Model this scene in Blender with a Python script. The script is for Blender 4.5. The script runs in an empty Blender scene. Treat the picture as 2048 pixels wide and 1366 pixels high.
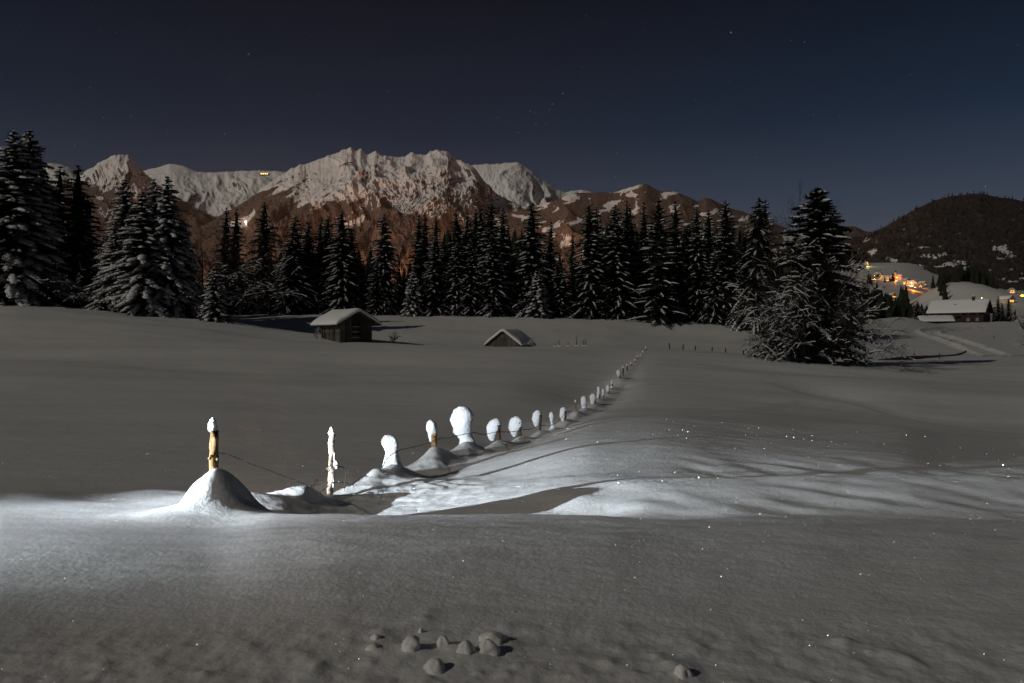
import bpy, math, random
import numpy as np
from mathutils import Vector, Matrix, noise as mnoise

S = bpy.context.scene
COL = S.collection
F = 1593.0            # focal length in photo pixels (28 mm on a 36 mm wide sensor, 2048 px)
EYE = 1.70            # camera height above the datum

# ------------------------------------------------------------------ camera
cam = bpy.data.cameras.new('camera')
cam.sensor_width = 36.0
cam.lens = 28.0
cam.clip_start = 0.1
cam.clip_end = 80000.0
cam.dof.use_dof = True
cam.dof.focus_distance = 14.0
cam.dof.aperture_fstop = 4.0
cam_o = bpy.data.objects.new('camera', cam)
COL.objects.link(cam_o)
cam_o.location = (0, 0, EYE)
cam_o.rotation_euler = (math.radians(90), 0, 0)
S.camera = cam_o

# ------------------------------------------------------------------ moonlit sky
MOON_EL = math.radians(27)
MOON_DIR = Vector((-0.84, -0.54, 0)).normalized() * math.cos(MOON_EL) + Vector((0, 0, math.sin(MOON_EL)))
W = bpy.data.worlds.new('World')
S.world = W
W.use_nodes = True
wn, wl = W.node_tree.nodes, W.node_tree.links
wn.clear()
sky = wn.new('ShaderNodeTexSky')
sky.sky_type = 'NISHITA'
sky.sun_disc = False
sky.sun_elevation = MOON_EL
sky.sun_rotation = math.atan2(MOON_DIR.x, MOON_DIR.y)
sky.air_density = 1.0
sky.dust_density = 1.2
sky.ozone_density = 1.0
hs = wn.new('ShaderNodeHueSaturation')
hs.inputs['Saturation'].default_value = 0.92
bgn = wn.new('ShaderNodeBackground')
bgn.inputs['Strength'].default_value = 0.0068
out = wn.new('ShaderNodeOutputWorld')
wl.new(sky.outputs[0], hs.inputs['Color'])
# the night sky thins out to darkness with height
tcw = wn.new('ShaderNodeTexCoord')
sx_ = wn.new('ShaderNodeSeparateXYZ'); wl.new(tcw.outputs['Generated'], sx_.inputs[0])
rp = wn.new('ShaderNodeValToRGB')
SKYR = [(0.0, (3.3, 2.45, 2.2)), (0.08, (2.2, 1.85, 1.98)), (0.16, (1.40, 1.42, 1.78)), (0.26, (.42, .72, 1.06)), (0.42, (.07, .23, .38)), (1.0, (.06, .17, .28))]
for _k, (_p, _c) in enumerate(SKYR):
    if _k > 1: rp.color_ramp.elements.new(_p)
for _e, (_p, _c) in zip(rp.color_ramp.elements, SKYR):
    _e.position = _p; _e.color = (*_c, 1)
wl.new(sx_.outputs['Z'], rp.inputs[0])
mm_ = wn.new('ShaderNodeMix'); mm_.data_type = 'RGBA'; mm_.blend_type = 'MULTIPLY'; mm_.inputs[0].default_value = 1.0
wl.new(hs.outputs[0], mm_.inputs[6]); wl.new(rp.outputs[0], mm_.inputs[7])
wl.new(mm_.outputs[2], bgn.inputs['Color'])
wl.new(bgn.outputs[0], out.inputs['Surface'])

moon = bpy.data.lights.new('moon', 'SUN')
moon.energy = 0.80
moon.angle = math.radians(0.53)
moon.color = (1.0, 0.915, 0.775)
moon_o = bpy.data.objects.new('moon', moon)
COL.objects.link(moon_o)
moon_o.location = (-20, 0, 40)
moon_o.rotation_euler = (-MOON_DIR).to_track_quat('-Z', 'Y').to_euler()

# hand torch held just left of the frame, aimed along the fence: a hot spot with a wide spill
TORCH = Vector((-9.6, 6.6, EYE - 0.68))
def spot(name, aim, size, blend, power, color, rad=0.02):
    l = bpy.data.lights.new(name, 'SPOT')
    l.energy = power
    l.spot_size = math.radians(size)
    l.spot_blend = blend
    l.color = color
    l.shadow_soft_size = rad
    o = bpy.data.objects.new(name, l)
    COL.objects.link(o)
    o.location = TORCH
    o.rotation_euler = (Vector(aim) - TORCH).to_track_quat('-Z', 'Y').to_euler()
    return o
def fan(name, az, el, half_h, half_v, power, color, blend=1.0):
    a, e = math.radians(az), math.radians(el)
    aim = TORCH + Vector((math.sin(a) * math.cos(e), math.cos(a) * math.cos(e), math.sin(e))) * 10
    o = spot(name, aim, 2 * half_v, blend, power, color)
    o.scale = (math.tan(math.radians(half_h)) / math.tan(math.radians(half_v)), 1, 1)
fan('torch_beam', 27.5, -1.8, 14, 9, 14000, (0.80, 0.90, 1.0))
fan('torch_sweep', 57, -4.2, 28, 11.5, 14500, (0.82, 0.92, 1.0))
fan('torch_spill', 72, -13.0, 35, 34, 2700, (0.82, 0.92, 1.0))

vs = S.view_settings
vs.view_transform = 'Standard'
vs.look = 'None'
vs.exposure = 0.0
vs.gamma = 1.0
vs.use_curve_mapping = False
S.display_settings.display_device = 'sRGB'
cy = S.cycles
cy.use_denoising = True
cy.max_bounces = 6
cy.diffuse_bounces = 3
cy.glossy_bounces = 2
cy.transmission_bounces = 2
cy.transparent_max_bounces = 8
cy.volume_bounces = 0
cy.caustics_reflective = False
cy.caustics_refractive = False
cy.sample_clamp_indirect = 4.0

# ------------------------------------------------------------------ helpers
def P(px, py, d):
    """photo pixel + depth -> world point"""
    return Vector(((px - 1024) / F * d, d, EYE + (683 - py) / F * d))

def tag(o, label=None, cat=None, group=None, kind=None):
    if label: o['label'] = label
    if cat: o['category'] = cat
    if group: o['group'] = group
    if kind: o['kind'] = kind
    return o

def link(name, me, mat=None, parent=None, loc=(0, 0, 0)):
    o = bpy.data.objects.new(name, me)
    COL.objects.link(o)
    o.location = loc
    if me is not None and mat is not None and len(me.materials) == 0:
        me.materials.append(mat)
    if parent is not None:
        o.parent = parent
    return o

def empty(name, loc, rz=0.0):
    o = bpy.data.objects.new(name, None)
    COL.objects.link(o)
    o.location = loc
    o.rotation_euler = (0, 0, rz)
    o.empty_display_size = 0.3
    return o

def mesh_np(name, V, faces, smooth=True):
    """V (n,3); faces: array (m,4) or (m,3), or list of such arrays"""
    me = bpy.data.meshes.new(name)
    V = np.asarray(V, np.float32)
    if isinstance(faces, np.ndarray): faces = [faces]
    faces = [np.asarray(f, np.int32) for f in faces if len(f)]
    loops = np.concatenate([f.ravel() for f in faces])
    sizes = np.concatenate([np.full(len(f), f.shape[1], np.int32) for f in faces])
    starts = np.concatenate([[0], np.cumsum(sizes)[:-1]]).astype(np.int32)
    me.vertices.add(len(V)); me.vertices.foreach_set('co', V.ravel())
    me.loops.add(len(loops)); me.loops.foreach_set('vertex_index', loops)
    me.polygons.add(len(sizes)); me.polygons.foreach_set('loop_start', starts)
    me.polygons.foreach_set('loop_total', sizes)
    me.polygons.foreach_set('use_smooth', np.full(len(sizes), smooth, bool))
    me.update(calc_edges=True)
    me.validate()
    return me

class MB:
    """mesh builder: tris + quads in plain lists"""
    def __init__(s): s.v = []; s.t = []; s.q = []
    def add(s, vs_, ts=(), qs=()):
        b = len(s.v)
        s.v.extend(vs_)
        s.t.extend([(a + b, c + b, d + b) for a, c, d in ts])
        s.q.extend([(a + b, c + b, d + b, e + b) for a, c, d, e in qs])
    def box(s, c, size, M=None):
        x, y, z = size[0] / 2, size[1] / 2, size[2] / 2
        pts = [Vector(p) for p in ((-x,-y,-z),(x,-y,-z),(x,y,-z),(-x,y,-z),(-x,-y,z),(x,-y,z),(x,y,z),(-x,y,z))]
        if M is not None: pts = [M @ p for p in pts]
        c = Vector(c)
        s.add([tuple(p + c) for p in pts], qs=[(0,3,2,1),(4,5,6,7),(0,1,5,4),(1,2,6,5),(2,3,7,6),(3,0,4,7)])
    def tube(s, pts, radii, sides=6, cap=True, jitter=0.0, rng=None):
        pts = [Vector(p) for p in pts]
        n = len(pts); vv = []
        ref = Vector((0.13, 0.31, 0.94))
        for i, p in enumerate(pts):
            t = (pts[min(i + 1, n - 1)] - pts[max(i - 1, 0)])
            if t.length < 1e-9: t = Vector((0, 0, 1))
            t.normalize()
            r_ = ref if abs(t.dot(ref)) < 0.95 else Vector((1, 0, 0))
            a = t.cross(r_).normalized(); b = t.cross(a)
            for k in range(sides):
                an = 2 * math.pi * k / sides
                rr = radii[i] * (1 + (rng.uniform(-jitter, jitter) if jitter else 0))
                vv.append(tuple(p + a * math.cos(an) * rr + b * math.sin(an) * rr))
        qs = []
        for i in range(n - 1):
            for k in range(sides):
                k2 = (k + 1) % sides
                qs.append((i*sides+k, i*sides+k2, (i+1)*sides+k2, (i+1)*sides+k))
        ts = []
        if cap:
            vv.append(tuple(pts[0])); vv.append(tuple(pts[-1]))
            a0, a1 = n * sides, n * sides + 1
            for k in range(sides):
                k2 = (k + 1) % sides
                ts.append((a0, k2, k)); ts.append((a1, (n-1)*sides+k, (n-1)*sides+k2))
        s.add(vv, ts, qs)
    def mesh(s, name, smooth=False):
        f = []
        if s.t: f.append(np.array(s.t, np.int32))
        if s.q: f.append(np.array(s.q, np.int32))
        return mesh_np(name, np.array(s.v, np.float32), f, smooth)
    def obj(s, name, mat, parent=None, loc=(0, 0, 0), smooth=False):
        return link(name, s.mesh(name, smooth), mat, parent, loc)

def copy_tree(o, parent=None):
    c = o.copy(); COL.objects.link(c)
    if parent is not None: c.parent = parent
    for ch in list(o.children):
        copy_tree(ch, c)
    return c

# ---- numeric helpers
def pchip(x, y, xi):
    x = np.asarray(x, float); y = np.asarray(y, float); xi = np.clip(xi, x[0], x[-1])
    h = np.diff(x); dl = np.diff(y) / h
    m = np.zeros_like(y)
    if len(x) == 2:
        m[:] = dl[0]
    else:
        w1 = 2 * h[1:] + h[:-1]; w2 = h[1:] + 2 * h[:-1]
        same = dl[:-1] * dl[1:] > 0
        with np.errstate(divide='ignore', invalid='ignore'):
            hm = (w1 + w2) / (w1 / dl[:-1] + w2 / dl[1:])
        m[1:-1] = np.where(same, hm, 0)
        m[0] = dl[0]; m[-1] = dl[-1]
    i = np.clip(np.searchsorted(x, xi) - 1, 0, len(x) - 2)
    t = (xi - x[i]) / h[i]
    return ((2*t**3-3*t**2+1)*y[i] + (t**3-2*t**2+t)*h[i]*m[i] + (-2*t**3+3*t**2)*y[i+1] + (t**3-t**2)*h[i]*m[i+1])

_rg = np.random.default_rng(7)
_perm = np.concatenate([_rg.permutation(1024)] * 2)
_ga = _rg.uniform(0, 2 * np.pi, 1024)
_gx, _gy = np.cos(_ga), np.sin(_ga)
def pn(x, y, seed=0):
    x = np.asarray(x, float) + seed * 17.31; y = np.asarray(y, float) + seed * 41.77
    xi = np.floor(x).astype(np.int64); yi = np.floor(y).astype(np.int64)
    xf = x - xi; yf = y - yi
    u = xf**3 * (xf * (xf * 6 - 15) + 10); v = yf**3 * (yf * (yf * 6 - 15) + 10)
    def g(ix, iy, dx, dy):
        h = _perm[(_perm[ix & 1023] + iy) & 1023]
        return _gx[h] * dx + _gy[h] * dy
    a = g(xi, yi, xf, yf); b = g(xi + 1, yi, xf - 1, yf)
    c = g(xi, yi + 1, xf, yf - 1); d = g(xi + 1, yi + 1, xf - 1, yf - 1)
    return ((a + u * (b - a)) * (1 - v) + (c + u * (d - c)) * v) * 1.5
def fbm(x, y, o=4, seed=0, gain=0.5):
    s_, a, f = 0, 1.0, 1.0
    for k in range(o):
        s_ = s_ + a * pn(x * f, y * f, seed + k * 3); a *= gain; f *= 2.03
    return s_
def ridged(x, y, o=4, seed=0, gain=0.5):
    s_, a, f, t = 0, 1.0, 1.0, 0
    for k in range(o):
        s_ = s_ + a * (1 - np.abs(pn(x * f, y * f, seed + k * 5)) * 1.6); t += a; a *= gain; f *= 2.07
    return s_ / t
def sstep(a, b, x):
    t = np.clip((x - a) / (b - a), 0, 1)
    return t * t * (3 - 2 * t)

# ------------------------------------------------------------------ materials
def mat(name, base=(0.5, 0.5, 0.5), rough=0.8, spec=0.3):
    m = bpy.data.materials.new(name)
    m.use_nodes = True
    b = m.node_tree.nodes['Principled BSDF']
    b.inputs['Base Color'].default_value = (*base, 1)
    b.inputs['Roughness'].default_value = rough
    b.inputs['Specular IOR Level'].default_value = spec
    return m, m.node_tree.nodes, m.node_tree.links, b

def noise_node(n, l, scale, detail=4, rough=0.5, vec=None, stretch=None):
    t = n.new('ShaderNodeTexNoise')
    t.inputs['Scale'].default_value = scale
    t.inputs['Detail'].default_value = detail
    t.inputs['Roughness'].default_value = rough
    if vec is not None:
        if stretch:
            mp = n.new('ShaderNodeMapping'); mp.inputs['Scale'].default_value = stretch
            l.new(vec, mp.inputs['Vector']); vec = mp.outputs[0]
        l.new(vec, t.inputs['Vector'])
    return t

def ramp(n, l, fac, stops):
    r = n.new('ShaderNodeValToRGB')
    e = r.color_ramp.elements
    while len(e) < len(stops): e.new(0.5)
    for k, (p, c) in enumerate(stops):
        e[k].position = p; e[k].color = (*c, 1)
    l.new(fac, r.inputs[0])
    return r

def bump(n, l, bsdf, height, strength, dist):
    b = n.new('ShaderNodeBump')
    b.inputs['Strength'].default_value = strength
    b.inputs['Distance'].default_value = dist
    l.new(height, b.inputs['Height'])
    l.new(b.outputs[0], bsdf.inputs['Normal'])
    return b

# field snow: white with a crystalline grain
M_SNOW, n, l, b = mat('snow_surface', (0.82, 0.83, 0.85), 0.6, 0.25)
geo = n.new('ShaderNodeNewGeometry')
n1 = noise_node(n, l, 24, 5, 0.65, geo.outputs['Position'])
n2 = noise_node(n, l, 3.2, 4, 0.55, geo.outputs['Position'], (0.55, 1.5, 1))
mx = n.new('ShaderNodeMath'); mx.operation = 'MULTIPLY_ADD'; mx.inputs[1].default_value = 0.35
l.new(n1.outputs[0], mx.inputs[0])
mx.inputs[1].default_value = 0.7
n3 = noise_node(n, l, 10, 3, 0.6, geo.outputs['Position'])
l.new(n3.outputs[0], mx.inputs[2])
bump(n, l, b, mx.outputs[0], 0.36, 0.026)
cr = ramp(n, l, n2.outputs[0], [(0.3, (0.65, 0.65, 0.655)), (0.7, (0.72, 0.72, 0.715))])
l.new(cr.outputs[0], b.inputs['Base Color'])

# piled snow on posts, roofs and branches
M_CAP, n, l, b = mat('piled_snow', (0.84, 0.85, 0.87), 0.6, 0.2)
geo = n.new('ShaderNodeNewGeometry')
n1 = noise_node(n, l, 16, 4, 0.6, geo.outputs['Position'])
bump(n, l, b, n1.outputs[0], 0.7, 0.045)

M_TSNOW, n, l, b = mat('branch_snow', (0.74, 0.75, 0.78), 0.7, 0.1)

M_NEEDLE, n, l, b = mat('spruce_needles', (0.018, 0.026, 0.017), 0.85, 0.08)
geo = n.new('ShaderNodeNewGeometry')
nn = noise_node(n, l, 2.0, 3, 0.6, geo.outputs['Position'])
cr = ramp(n, l, nn.outputs[0], [(0.3, (0.010, 0.015, 0.010)), (0.7, (0.030, 0.040, 0.024))])
l.new(cr.outputs[0], b.inputs['Base Color'])

M_BARK, n, l, b = mat('tree_bark', (0.035, 0.028, 0.022), 0.9, 0.1)
geo = n.new('ShaderNodeNewGeometry')
nn = noise_node(n, l, 8, 4, 0.6, geo.outputs['Position'], (1, 1, 0.3))
cr = ramp(n, l, nn.outputs[0], [(0.3, (0.018, 0.014, 0.011)), (0.75, (0.060, 0.048, 0.038))])
l.new(cr.outputs[0], b.inputs['Base Color'])

def wood(name, dark, light, sc, stretch, rough=0.8, bstr=0.4):
    m, n, l, b = mat(name, light, rough, 0.2)
    tc = n.new('ShaderNodeTexCoord')
    a = noise_node(n, l, sc, 6, 0.6, tc.outputs['Object'], stretch)
    cr = ramp(n, l, a.outputs[0], [(0.32, dark), (0.62, light)])
    l.new(cr.outputs[0], b.inputs['Base Color'])
    bump(n, l, b, a.outputs[0], bstr, 0.01)
    return m
def mossy(m, amt):
    n, l = m.node_tree.nodes, m.node_tree.links
    b = n['Principled BSDF']; src = b.inputs['Base Color'].links[0].from_socket
    tc = n.new('ShaderNodeTexCoord')
    q = noise_node(n, l, 9, 4, .65, tc.outputs['Object'], (1, 1, .45))
    mr = n.new('ShaderNodeMapRange'); mr.inputs[1].default_value = .50; mr.inputs[2].default_value = .62; mr.inputs[4].default_value = amt
    l.new(q.outputs[0], mr.inputs[0])
    mx = n.new('ShaderNodeMix'); mx.data_type = 'RGBA'; mx.inputs[7].default_value = (.045, .042, .024, 1)
    l.new(mr.outputs[0], mx.inputs[0]); l.new(src, mx.inputs[6]); l.new(mx.outputs[2], b.inputs['Base Color'])
M_POST = wood('peeled_post_wood', (0.09, 0.050, 0.020), (0.32, 0.20, 0.085), 22, (1, 1, 0.10))
mossy(M_POST, .85)
M_POSTPALE = wood('frosted_post_wood', (0.26, 0.19, 0.13), (0.66, 0.58, 0.47), 22, (1, 1, 0.10))
M_POSTDARK = wood('weathered_post_wood', (0.030, 0.024, 0.018), (0.10, 0.075, 0.05), 20, (1, 1, 0.12))
M_PLANK = wood('weathered_plank', (0.050, 0.043, 0.038), (0.16, 0.140, 0.122), 9, (1, 1, 0.12))
_n2, _l2 = M_PLANK.node_tree.nodes, M_PLANK.node_tree.links
_b2 = _n2['Principled BSDF']; _src = _b2.inputs['Base Color'].links[0].from_socket
_oi = _n2.new('ShaderNodeObjectInfo'); _mr = _n2.new('ShaderNodeMapRange'); _mr.inputs[3].default_value = .40; _mr.inputs[4].default_value = 1.35
_l2.new(_oi.outputs['Random'], _mr.inputs[0])
_mm = _n2.new('ShaderNodeMix'); _mm.data_type = 'RGBA'; _mm.blend_type = 'MULTIPLY'; _mm.inputs[0].default_value = 1
_l2.new(_src, _mm.inputs[6]); _l2.new(_mr.outputs[0], _mm.inputs[7]); _l2.new(_mm.outputs[2], _b2.inputs['Base Color'])
M_LOG = wood('weathered_log', (0.035, 0.030, 0.026), (0.10, 0.088, 0.076), 9, (0.2, 0.2, 1))
M_DARKWOOD = wood('dark_stained_timber', (0.020, 0.012, 0.010), (0.055, 0.032, 0.026), 4, (1, 1, 0.3))
M_WIRE, n, l, b = mat('rusty_steel_wire', (0.030, 0.026, 0.024), 0.6, 0.4)
M_DARK, n, l, b = mat('dark_interior', (0.008, 0.007, 0.007), 0.95, 0.0)
M_GLASS, n, l, b = mat('unlit_window_pane', (0.25, 0.26, 0.28), 0.25, 0.5)
M_STONE, n, l, b = mat('dark_stone', (0.05, 0.047, 0.044), 0.9, 0.2)
M_PLASTER = None
def emit(name, col, s):
    m, n, l, b = mat(name, (0.8, 0.7, 0.5), 0.6)
    b.inputs['Emission Color'].default_value = (*col, 1)
    b.inputs['Emission Strength'].default_value = s
    return m
M_WINLIT = emit('lit_window', (1.0, 0.36, 0.045), 2.6)
M_LAMP = emit('sodium_lamp_glass', (1.0, 0.30, 0.03), 7.0)
M_LAMPW = emit('white_lamp_glass', (1.0, 0.86, 0.75), 14.0)
M_HUTLIT = emit('lit_hut_window', (1.0, 0.66, 0.20), 3.5)
M_PLASTER, n, l, b = mat('pale_plaster', (0.55, 0.48, 0.38), 0.85, 0.1)
M_STAR = emit('starlight', (0.80, 0.88, 1.0), 1.0)

# ------------------------------------------------------------------ the snow field
_n = {}
far_l = [(220, 7), (400, 11), (1000, 36), (3000, 120), (14000, 100)]
near = [(1.0, -1.62), (3.7, -1.64)]
COLS = {
 0:   near + [(5,-1.72),(6.5,-1.79),(8,-1.86),(9.5,-1.96),(11,-2.05),(12.5,-2.4),(14.5,-2.95),(18,-3.4),(22,-3.6),(27,-3.62),(40,-3.25),(60,-2.1),(80,-.1),(95,2.6),(105,4.6),(114,5.2),(125,5.0),(150,5.5)] + far_l,
 400: near + [(5,-1.71),(6.5,-1.79),(8,-1.89),(9.5,-2.02),(11.3,-2.11),(12.5,-2.5),(14.5,-3.0),(18,-3.45),(20,-3.55),(27,-3.62),(40,-3.25),(60,-2.3),(80,-.35),(100,2.1),(112,3.15),(122,3.0),(150,4.8)] + far_l,
 560: near + [(5,-1.68),(6.5,-1.73),(8.3,-1.83),(10,-2.18),(12,-2.35),(14,-2.9),(18,-3.3),(22,-3.5),(27,-3.65),(40,-3.3),(60,-2.3),(80,-.6),(100,.8),(112,1.5),(122,1.6),(150,5.0),(165,5.3)] + far_l,
 700: near + [(5,-1.66),(6.5,-1.70),(8.3,-1.81),(10,-2.32),(12.5,-2.50),(14.5,-2.62),(18,-3.0),(22,-3.4),(27,-3.65),(40,-3.3),(60,-2.4),(80,-.75),(92,-.25),(100,.05),(106,.15),(115,.1),(130,2.2),(150,4.95),(165,5.2)] + far_l,
 850: near + [(5,-1.66),(6.5,-1.70),(8.4,-1.83),(10,-2.32),(12,-2.38),(14,-2.48),(17,-2.75),(20,-3.05),(24,-3.45),(30,-3.55),(40,-3.35),(60,-2.4),(80,-.85),(95,-.35),(102,-.3),(112,-.5),(130,1.8),(150,4.85),(165,5.2)] + far_l,
 1000: near + [(5,-1.66),(6.5,-1.71),(8.5,-1.85),(10.5,-2.27),(12,-2.24),(14,-2.36),(17,-2.42),(20,-2.72),(23,-3.1),(27,-3.4),(31,-3.5),(40,-3.35),(60,-2.4),(80,-.95),(95,-.5),(104,-.5),(115,-.8),(130,1.4),(150,4.75),(165,5.1)] + far_l,
 1200: near + [(5,-1.66),(6.5,-1.71),(8.4,-1.85),(10,-2.17),(11.5,-2.08),(13,-2.14),(16,-2.12),(20,-2.28),(30,-2.85),(40,-3.3),(46,-3.4),(55,-3.1),(70,-1.95),(84,-.98),(95,-.6),(104,-.7),(115,-1),(130,1.0),(150,4.3),(165,4.7)] + far_l,
 1300: near + [(5,-1.66),(6.5,-1.72),(8.2,-1.84),(9.5,-2.08),(11.5,-2.02),(13,-2.16),(16,-2.12),(20,-2.25),(30,-2.8),(40,-3.2),(55,-2.75),(70,-1.75),(84,-.92),(92,-.78),(102,-1.1),(115,-1.4),(130,.4),(150,3.9),(165,4.4)] + far_l,
 1500: near + [(5,-1.66),(6.5,-1.72),(8.2,-1.85),(9.6,-2.05),(11.6,-2.0),(13,-2.2),(16,-2.24),(20,-2.42),(30,-2.95),(45,-3.4),(60,-2.8),(75,-2.0),(84,-1.6),(90,-1.5),(100,-1.9),(115,-1.9),(130,-.2),(150,3.2),(165,3.9)] + far_l,
 1620: near + [(5,-1.66),(6.5,-1.72),(8.2,-1.855),(9.7,-2.07),(11.7,-2.0),(13.1,-2.24),(16,-2.3),(20,-2.52),(30,-3.08),(45,-3.6),(60,-3.1),(75,-2.5),(80,-2.45),(90,-2.7),(105,-3.0),(120,-2),(140,0),(160,2.6),(200,4.0),(300,4.5),(500,12),(1000,40),(1500,104),(2000,190),(3000,240),(14000,260)],
 1800: near + [(5,-1.66),(6.5,-1.73),(8.2,-1.86),(9.7,-2.08),(11.8,-2.0),(13.2,-2.28),(16,-2.38),(20,-2.66),(30,-3.25),(37,-3.75),(45,-3.95),(60,-3.3),(80,-2.7),(95,-2.3),(105,-2.8),(120,-3.1),(130,-2.6),(170,1),(210,4.5),(240,7.2),(280,5.0),(330,4),(500,12),(900,30),(1150,46),(1300,80),(1500,108),(2000,198),(3000,260),(14000,300)],
 1900: near + [(5,-1.66),(6.5,-1.73),(8.2,-1.865),(9.75,-2.09),(11.8,-2.0),(13.3,-2.33),(16,-2.47),(20,-2.8),(30,-3.5),(37,-3.88),(45,-4.2),(60,-3.5),(80,-2.75),(95,-2.2),(105,-2.7),(120,-3.0),(130,-2.55),(170,.6),(210,3.2),(250,5.2),(300,6.9),(330,7.2),(500,15),(900,40),(1300,66),(1500,92),(2000,175),(3000,260),(14000,300)],
 2048: near + [(5,-1.66),(6.5,-1.74),(8.2,-1.87),(9.8,-2.1),(11.8,-2.02),(13.4,-2.35),(16,-2.5),(20,-2.9),(30,-3.65),(37,-4.0),(45,-4.5),(60,-3.7),(80,-2.85),(95,-2.1),(105,-2.6),(130,-2.5),(170,.5),(210,3.5),(260,6.5),(300,7.3),(500,15),(900,44),(1500,84),(1800,120),(2400,190),(4000,250),(14000,300)],
}
COLS[-900] = COLS[0]; COLS[3000] = COLS[2048]
_pxs = sorted(COLS)
_tv = np.linspace(math.log(1.0), math.log(14000), 900)
_tab = np.array([np.sinh(pchip([math.log(d) for d, z in COLS[p]], [math.asinh(z / 3) for d, z in COLS[p]], _tv)) * 3 for p in _pxs])
_tu = np.linspace((-900 - 1024) / F, (3000 - 1024) / F, 500)
_ux = np.array([(p - 1024) / F for p in _pxs])
_T = np.zeros((len(_tv), len(_tu)))
for _i in range(len(_tv)):
    _T[_i] = pchip(_ux, _tab[:, _i], _tu)
def h_base(X, Y):
    Yc = np.maximum(Y, 1.0)
    u = np.clip(X / np.maximum(Y, 3.5), _tu[0], _tu[-1]); v = np.clip(np.log(Yc), _tv[0], _tv[-1])
    fu = (u - _tu[0]) / (_tu[1] - _tu[0]); fv = (v - _tv[0]) / (_tv[1] - _tv[0])
    iu = np.clip(fu.astype(int), 0, len(_tu) - 2); iv = np.clip(fv.astype(int), 0, len(_tv) - 2)
    a = fu - iu; b = fv - iv
    return (_T[iv, iu]*(1-a)*(1-b) + _T[iv, iu+1]*a*(1-b) + _T[iv+1, iu]*(1-a)*b + _T[iv+1, iu+1]*a*b)

# fence: (px of post, depth)
FENCE = [(428,9.5),(663,12.5),(780,14.9),(868,17.3),(928,19.4),(996,22.5),(1038,24.9),(1079,28.4),(1104,31.1),(1129,33.8),(1151,37.2),(1170,39.8),
         (1189,43.3),(1199,45.5),(1207,47.5),(1217,50.4),(1225,52.4),(1240,57.7),(1246,61),(1254,64),(1262,67),(1270,70),(1275,73),(1281,76),(1286,80),(1292,84)]
FX = [((p - 1024) / F * d, d) for p, d in FENCE]
# snow mounds drifted against things: (x, y, height, radius left, radius right, radius in depth)
def _m(px, d, h, rl, rr, ry): return ((px - 1024) / F * d, d, h, rl, rr, ry)
MOUNDS = [
 _m(418, 9.05, .17, .50, .46, .42), _m(375, 8.85, .09, .70, .5, .5),
 _m(615, 11.7, .22, .45, .17, .5), _m(545, 10.8, .12, .5, .6, .5),
 _m(752, 14.1, .30, .26, .32, .45), _m(730, 13.5, .16, .4, .5, .6), _m(800, 13.8, .18, .6, .7, .7),
 _m(862, 16.6, .14, .6, .5, .7), _m(925, 18.7, .18, .6, .6, .8),
]
# mounds round the posts: (px, depth, photo row of the mound top, radii)
MTOPS = [(441, 9.36, 951, .22, .40, .34), (411, 9.26, 966, .19, .34, .36), (660, 12.45, 990, .15, .17, .22), (784, 14.8, 928, .24, .30, .34), (868, 17.2, 893, .20, .28, .34),
 (932, 19.3, 884, .26, .34, .42), (998, 22.4, 880, .26, .36, .5), (1040, 24.8, 872.5, .26, .36, .5), (1079, 28.2, 861, .30, .38, .6), (1105, 31.0, 857, .30, .36, .6),
 (1130, 33.6, 842, .34, .42, .6), (1151.5, 37.0, 819, .20, .30, .5), (1170, 39.6, 816, .4, .45, .7), (1189, 43.0, 808, .4, .4, .8), (1199, 45.4, 798, .4, .4, .8),
 (1208, 47.4, 795, .4, .4, .8), (1218, 50.3, 788, .5, .5, .8), (1226, 52.3, 779, .5, .5, .8), (1240, 57.4, 757, .5, .6, .9)]
CLUMP_BUMPS = []
_rr = random.Random(3)
for _k in range(100):
    _d = _rr.uniform(3.3, 4.35) if _rr.random() < .75 else _rr.uniform(3.3, 4.9)
    _x = _rr.gauss(-0.1, 1.5)
    CLUMP_BUMPS.append((_x, _d, _rr.uniform(.004, .016), _rr.uniform(.03, .07)))

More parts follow.
